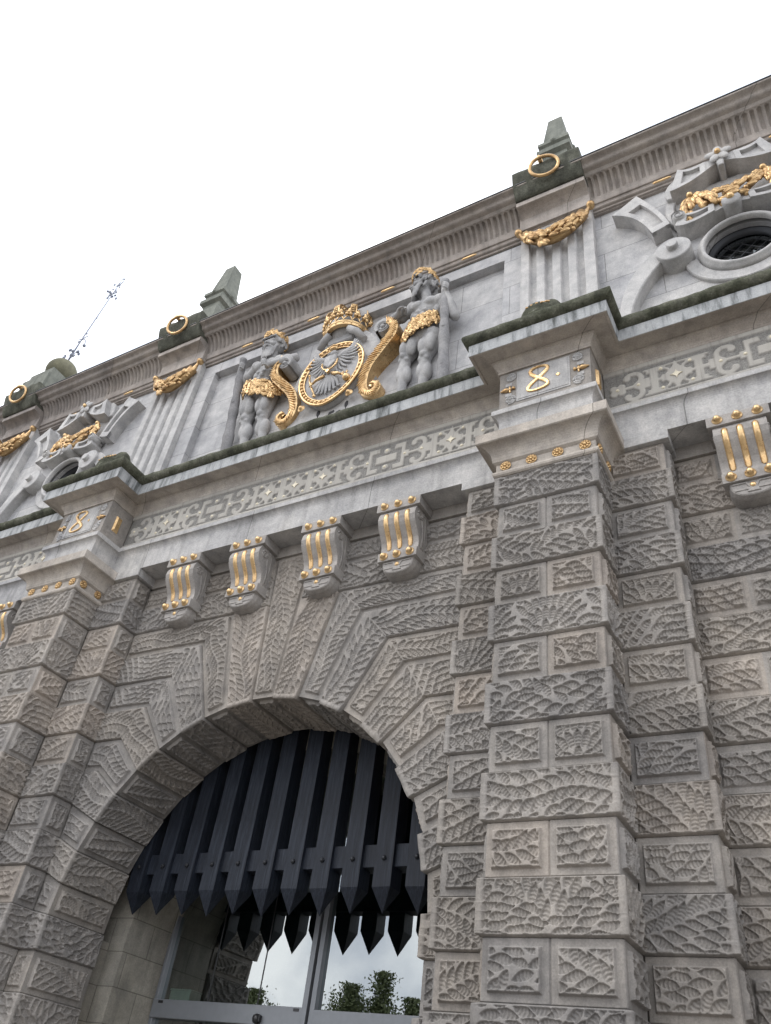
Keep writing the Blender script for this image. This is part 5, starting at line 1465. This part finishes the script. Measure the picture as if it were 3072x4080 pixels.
# eagle
e = MB()
EY = -0.195
def feather(p, q, w, bend=0.0, y=EY):
    p, q = np.array(p), np.array(q); t = np.linspace(0, 1, 9); d = q - p; nn = np.array((-d[1], d[0]))
    c = p + d * t[:, None] + nn * (bend * np.sin(pi * t))[:, None]
    e.tube([(a, y + 0.018 * k, b_) for (a, b_), k in zip(c, t)], w * (0.55 + 0.6 * np.sin(pi * (0.12 + 0.80 * t))), 6)
e.ell((0, EY + 0.01, 10.68), (0.115, 0.05, 0.19), 14, 10); e.ell((0, EY + 0.01, 10.88), (0.06, 0.045, 0.11), 12, 8)
e.ell((-0.012, EY - 0.02, 10.975), (0.058, 0.045, 0.05), 12, 8); e.tube([(-0.05, EY - 0.03, 10.985), (-0.10, EY - 0.03, 10.975), (-0.115, EY - 0.03, 10.945)], [0.022, 0.015, 0.004], 6)
for s in (-1, 1):
    e.tube([(s * 0.06, EY, 10.80), (s * 0.20, EY - 0.01, 10.90), (s * 0.30, EY, 10.99)], [0.05, 0.042, 0.02], 8)
    for i in range(11):
        t = i / 10; a = R(72 - 150 * t); l = 0.225 + 0.09 * math.sin(pi * t)
        x0, z0 = s * (0.27 - 0.17 * t), 10.95 - 0.24 * t
        feather((x0, z0), (x0 + s * l * math.cos(a) * 0.82, z0 + l * math.sin(a)), 0.020, -0.10 * s)
    for i in range(7):
        t = i / 6; x0, z0 = s * (0.24 - 0.14 * t), 10.91 - 0.15 * t; a = R(40 - 110 * t)
        feather((x0, z0), (x0 + s * 0.10 * math.cos(a), z0 + 0.10 * math.sin(a)), 0.019, 0, EY - 0.02)
for i in range(7):
    a = (i - 3) / 3.0; feather((0.02 * a, 10.47), (0.205 * a, 10.075 + 0.07 * abs(a) ** 1.5), 0.026, 0.10 * a)
    feather((0.205 * a, 10.075 + 0.07 * abs(a) ** 1.5), (0.205 * a + 0.05 * (a if a else 0.3), 10.09 + 0.09 * abs(a)), 0.017, 0)
for i_, v_ in enumerate(e.v): e.v[i_] = np.stack([v_[:, 0], EY + (v_[:, 1] - EY) * 0.6, v_[:, 2]], 1)
C_(e, 'eagle', M['figure'], sh_o)
q = MB(); q.prism([(-0.095, 10.84), (0.095, 10.84), (0.10, 10.66), (0.0, 10.57), (-0.10, 10.66)], EY - 0.075, EY - 0.02, 0.006); C_(q, 'breast_shield', M['attic_plain'], sh_o)
q = MB(); q.prism([(0.0, 10.835), (0.09, 10.835), (0.093, 10.72), (0.0, 10.72)], EY - 0.078, EY - 0.0745); q.prism([(-0.095, 10.715), (-0.002, 10.715), (-0.002, 10.58), (-0.092, 10.665)], EY - 0.078, EY - 0.0745); C_(q, 'quartering', M['figure'], sh_o)
q = MB()
a = np.linspace(-0.15, pi + 0.15, 30); q.tube([(0.135 * math.cos(t), EY - 0.05, 10.70 - 0.16 * math.sin(t)) for t in a], 0.013 + 0.006 * np.sin(a * 24), 7)
q.prism([(-0.04, 10.50), (0.0, 10.545), (0.04, 10.50), (0.0, 10.455)], EY - 0.07, EY - 0.03, 0.005); C_(q, 'gilded_collar', M['gold'], sh_o)
q = MB()
q.ell((-0.012, EY - 0.03, 11.05), (0.07, 0.04, 0.03), 10, 6)
for i in range(5): q.ell((-0.012 + (i - 2) * 0.03, EY - 0.05, 11.085 + 0.012 * (2 - abs(i - 2))), 0.016, 7, 5)
C_(q, 'gilded_crownlet', M['gold'], sh_o)
for s in (-1, 1):
    q = MB(); q.tube([(s * 0.07, EY - 0.02, 10.46), (s * 0.13, EY - 0.04, 10.41), (s * 0.20, EY - 0.04, 10.385), (s * 0.25, EY - 0.03, 10.35)], [0.028, 0.026, 0.022, 0.018], 8)
    for i in range(3): q.tube([(s * 0.25, EY - 0.03, 10.35), (s * (0.29 + 0.01 * i), EY - 0.03, 10.39 - 0.045 * i)], [0.016, 0.008], 6)
    if s < 0:
        q.tube([(-0.42, EY + 0.05, 10.66), (-0.37, EY + 0.02, 10.5), (-0.28, EY, 10.30), (-0.20, EY, 10.12)], [0.018, 0.014, 0.016, 0.012], 7); q.ell((-0.42, EY + 0.05, 10.68), 0.028, 8, 6); q.ell((-0.19, EY, 10.09), 0.026, 8, 6)
    else:
        q.ell((0.335, EY, 10.275), 0.062, 12, 8); q.tube([(0.335, EY - 0.02, 10.33), (0.335, EY - 0.02, 10.41)], 0.010, 6); q.tube([(0.305, EY - 0.02, 10.375), (0.365, EY - 0.02, 10.375)], 0.009, 6)
    C_(q, 'gilded_claw', M['gold'], sh_o)
# crown
q = MB(); cy0, cz0 = 0.02, 11.50
def ring_pts(rx, ry, z, n=40): return [(rx * math.cos(t), cy0 - ry * math.sin(t), z) for t in np.linspace(-0.1, pi + 0.1, n)]
q.grid(np.array([ring_pts(0.365, 0.345, cz0), ring_pts(0.375, 0.355, cz0 + 0.02), ring_pts(0.372, 0.352, cz0 + 0.045), ring_pts(0.385, 0.365, cz0 + 0.05), ring_pts(0.385, 0.365, cz0 + 0.075)]), True)
q.grid(np.array([ring_pts(0.365, 0.345, cz0), ring_pts(0.30, 0.28, cz0 + 0.005), ring_pts(0.28, 0.26, cz0 + 0.06)]), False)
for k in range(9):
    t = pi * (k + 0.5) / 9; ex, ey = math.cos(t), -math.sin(t)
    u0 = pi * k / 9; aa_ = np.linspace(u0, u0 + pi / 9, 9)
    q.tube([(0.385 * math.cos(v), cy0 - 0.365 * math.sin(v), cz0 + 0.075 + 0.105 * abs(math.cos((v - u0) * 9)) ** 0.7) for v in aa_], 0.013, 6)
    q.ell((0.375 * ex, cy0 + 0.355 * ey, cz0 + 0.032), 0.018, 7, 5)
for k in range(10):
    t = pi * k / 9; ex, ey = math.cos(t), -math.sin(t)
    for dt, dz in ((0, 0.24), (-0.075, 0.195), (0.075, 0.195)):
        q.ell((0.405 * math.cos(t + dt), cy0 - 0.385 * math.sin(t + dt), cz0 + dz), (0.040 if dt == 0 else 0.032), 9, 7)
    q.ell((0.40 * ex, cy0 + 0.38 * ey, cz0 + 0.295), (0.028, 0.028, 0.045), 8, 6)
for k in range(5):
    t = pi * (0.06 + 0.22 * k); ex, ey = math.cos(t), -math.sin(t)
    s_ = np.linspace(0, 1, 14); rr_ = 0.40 + 0.03 * np.sin(pi * s_) - 0.37 * s_ ** 2.6; zz_ = cz0 + 0.22 + 0.36 * np.sin(s_ * pi / 2)
    side = np.array((-ey, ex, 0)) 
    for off in (-0.05, 0.05): q.tube([tuple(np.array((r * ex, cy0 + r * ey, z)) + side * off * (1 - 0.55 * v)) for r, z, v in zip(rr_, zz_, s_)], 0.014, 6)
    for j in range(1, 12): q.tube([tuple(np.array((rr_[j] * ex, cy0 + rr_[j] * ey, zz_[j])) + side * o_ * (1 - 0.55 * s_[j])) for o_ in (-0.045, 0.045)], 0.012, 5)
q.ell((0, -0.02, cz0 + 0.60), (0.085, 0.085, 0.075), 12, 8); q.tube([(-0.085, -0.03, cz0 + 0.60), (0, -0.11, cz0 + 0.605), (0.085, -0.03, cz0 + 0.60)], 0.012, 6)
cr = C_(q, 'crown', M['gold'])
q = MB(); q.ell((0, cy0 + 0.03, cz0 + 0.20), (0.35, 0.32, 0.36), 24, 14); C_(q, 'crown_cap', M['figure'], cr)
for s, pts in ((-1, [(-0.40, -0.10, 11.33), (-0.30, -0.17, 11.42), (-0.18, -0.20, 11.50)]), (1, [(0.44, -0.10, 11.20), (0.32, -0.18, 11.36), (0.18, -0.21, 11.46)])):
    q = MB(); q.tube(pts, [0.055, 0.062, 0.060], 14); q.tube([tuple(np.array(pts[2]) + np.array(d)) for d in ((0, -0.005, 0.01), (0.006 * s, -0.03, 0.02))], [0.03, 0.02], 10); C_(q, 'scroll', M['figure'])
b = MB(); b.prism([(-0.22, 11.30), (0.22, 11.30), (0.30, 11.52), (-0.30, 11.52)], -0.15, -0.04, 0.02); C_(b, 'crest_support', M['figure'])
for s in (-1, 1):
    q = MB(); q.lathe([(0, 0.055), (0.015, 0.052), (0.034, 0.036), (0.040, 0.012), (0.058, 0.010), (0.062, 0.0)], (s * 0.41, -0.15, 9.95), '-y', 18); C_(q, 'gilded_knob', M['gold'])
    # acanthus scroll
    crv = [(.80, 10.98), (.76, 11.06), (.81, 11.15), (.92, 11.17), (1.03, 11.11), (1.085, 10.98), (1.05, 10.83), (.96, 10.73), (.83, 10.58), (.70, 10.43), (.62, 10.25), (.595, 10.05), (.64, 9.90), (.75, 9.83), (.85, 9.88), (.86, 9.97), (.79, 10.01), (.74, 9.96)]
    P = np.array(crv); tt_ = np.linspace(0, len(P) - 1, 70); X = np.interp(tt_, range(len(P)), P[:, 0]); Zz = np.interp(tt_, range(len(P)), P[:, 1])
    for _ in range(3): X[1:-1] = (X[:-2] + 2 * X[1:-1] + X[2:]) / 4; Zz[1:-1] = (Zz[:-2] + 2 * Zz[1:-1] + Zz[2:]) / 4
    T = np.stack([np.gradient(X), np.gradient(Zz)], 1); T /= np.linalg.norm(T, axis=1)[:, None]; Nn = np.stack([-T[:, 1], T[:, 0]], 1)
    thk = 0.030 + 0.046 * np.sin(pi * np.linspace(0, 1, 70)) ** 0.8
    yfr = -0.13 - 0.155 * (Zz - 9.9)
    rows = []
    for i in range(70):
        r = []
        for a_, y_ in ((1, 0.03), (1, yfr[i] + 0.02), (0.6, yfr[i]), (-0.6, yfr[i]), (-1, yfr[i] + 0.02), (-1, 0.03)):
            r.append((s * (X[i] + Nn[i, 0] * thk[i] * a_), y_, Zz[i] + Nn[i, 1] * thk[i] * a_))
        rows.append(r)
    q = MB(); q.grid(np.array(rows[14:]), False)
    for i in range(14, 67):
        w_ = thk[i] * 1.5 * (0.86 + 0.16 * math.sin(i * 1.9))
        an = math.atan2(Nn[i, 1], s * Nn[i, 0]) + s * 0.75
        q.ell((s * X[i], yfr[i] - 0.008, Zz[i]), (w_, 0.017, 0.011), 9, 6, Matrix.Rotation(-an, 3, 'Y'))
    C_(q, 'acanthus_scroll', M['gold'])
    q = MB(); q.grid(np.array(rows[:15]), False)
    th = np.linspace(0, 3.4 * pi, 40); rr_ = 0.115 * (1 - 0.72 * th / th[-1])
    q.grid(np.array([[(s * (0.885 - w * math.cos(t)), y, 11.055 + w * math.sin(t)) for y in (-0.295, 0.02)] for t, w in zip(th, rr_)]), False)
    q.lathe([(0, 0.285), (0.105, 0.28), (0.11, 0.0)], (s * 0.885, 0, 11.055), '-y', 24, False); q.lathe([(0, 0.315), (0.03, 0.31), (0.035, 0.27)], (s * 0.885, 0, 11.055), '-y', 14)
    C_(q, 'volute', M['figure'])
# incised dark motifs under the shield
q = MB()
for x in (-0.16, 0.32):
    q.ell((x, -0.047, 9.86), (0.032, 0.012, 0.07), 10, 8); q.tube([(x, -0.048, 9.80), (x + 0.01, -0.048, 9.68)], 0.007, 5)
for x, z, w, h in ((-0.30, 9.66, 0.03, 0.05), (-0.12, 9.72, 0.08, 0.018), (0.08, 9.78, 0.05, 0.03), (0.20, 9.74, 0.045, 0.03)):
    q.prism([(x - w, z - h), (x + w, z - h * 0.4), (x + w * 0.8, z + h), (x - w * 0.7, z + h * 0.5)], -0.055, -0.044)
C_(q, 'incised_ornament', M['dark_motif'])

# ------------------------------------------------------------------ trees across the square (seen mirrored in the glass)
def tree(x, y, h, w, label, seed, conical=False, group='trees across the square'):
    rng = random.Random(seed); t = thing('tree', label, 'tree', (x, y, 0), group)
    b = MB(); b.tube([(0, 0, 0), (0.05, 0, h * 0.3), (0.0, 0.05, h * 0.6), (0, 0, h * 0.92)], [0.20, 0.15, 0.09, 0.02], 8)
    tips = []
    for i in range(26):
        z = h * rng.uniform(0.22, 0.85); a = rng.uniform(0, 2 * pi); f = (1 - (z / h)) ** 0.7 if conical else math.sin(pi * min(1, (z / h) * 0.9 + 0.12))
        l = w * max(0.25, f) * rng.uniform(0.6, 1.0); e = (l * math.cos(a), l * math.sin(a), z + l * 0.45)
        b.tube([(0, 0, z), (e[0] * 0.5, e[1] * 0.5, z + l * 0.15), e], [0.05, 0.03, 0.01], 5); tips.append(e)
    b.build('trunk', M['bark'], t)
    N = 17000; r = np.random.default_rng(seed); V = np.zeros((N, 4, 3))
    for i in range(N):
        e = tips[r.integers(len(tips))]; k = r.uniform(0.45, 1.08); s = 0.30 if conical else 0.42
        c = np.array((e[0] * k, e[1] * k, e[2])) + r.normal(0, s, 3)
        if r.random() < 0.12: c = np.array((r.normal(0, .25), r.normal(0, .25), h * r.uniform(0.8, 1.03)))
        u = r.normal(0, 1, 3); u /= np.linalg.norm(u); v = np.cross(u, r.normal(0, 1, 3)); v /= np.linalg.norm(v); l = r.uniform(0.05, 0.11)
        V[i] = [c - u * l, c + v * l * 0.5, c + u * l, c - v * l * 0.5]
    MB().add(V.reshape(-1, 3), np.arange(N * 4).reshape(-1, 4)).build('crown', M['leafa'], t)
tree(-16.6, -28.5, 8.5, 2.0, 'tall pointed green tree mirrored in the right glass pane', 1, True)
tree(-18.2, -28.2, 7.9, 1.8, 'round topped green tree mirrored in the glass beside the taller one', 2)
tree(-15.4, -29.4, 7.6, 1.6, 'smaller green tree mirrored at the right end of the glass', 3)
tree(-23.5, -27.5, 7.4, 1.8, 'pale green tree mirrored low in the left glass pane', 4)
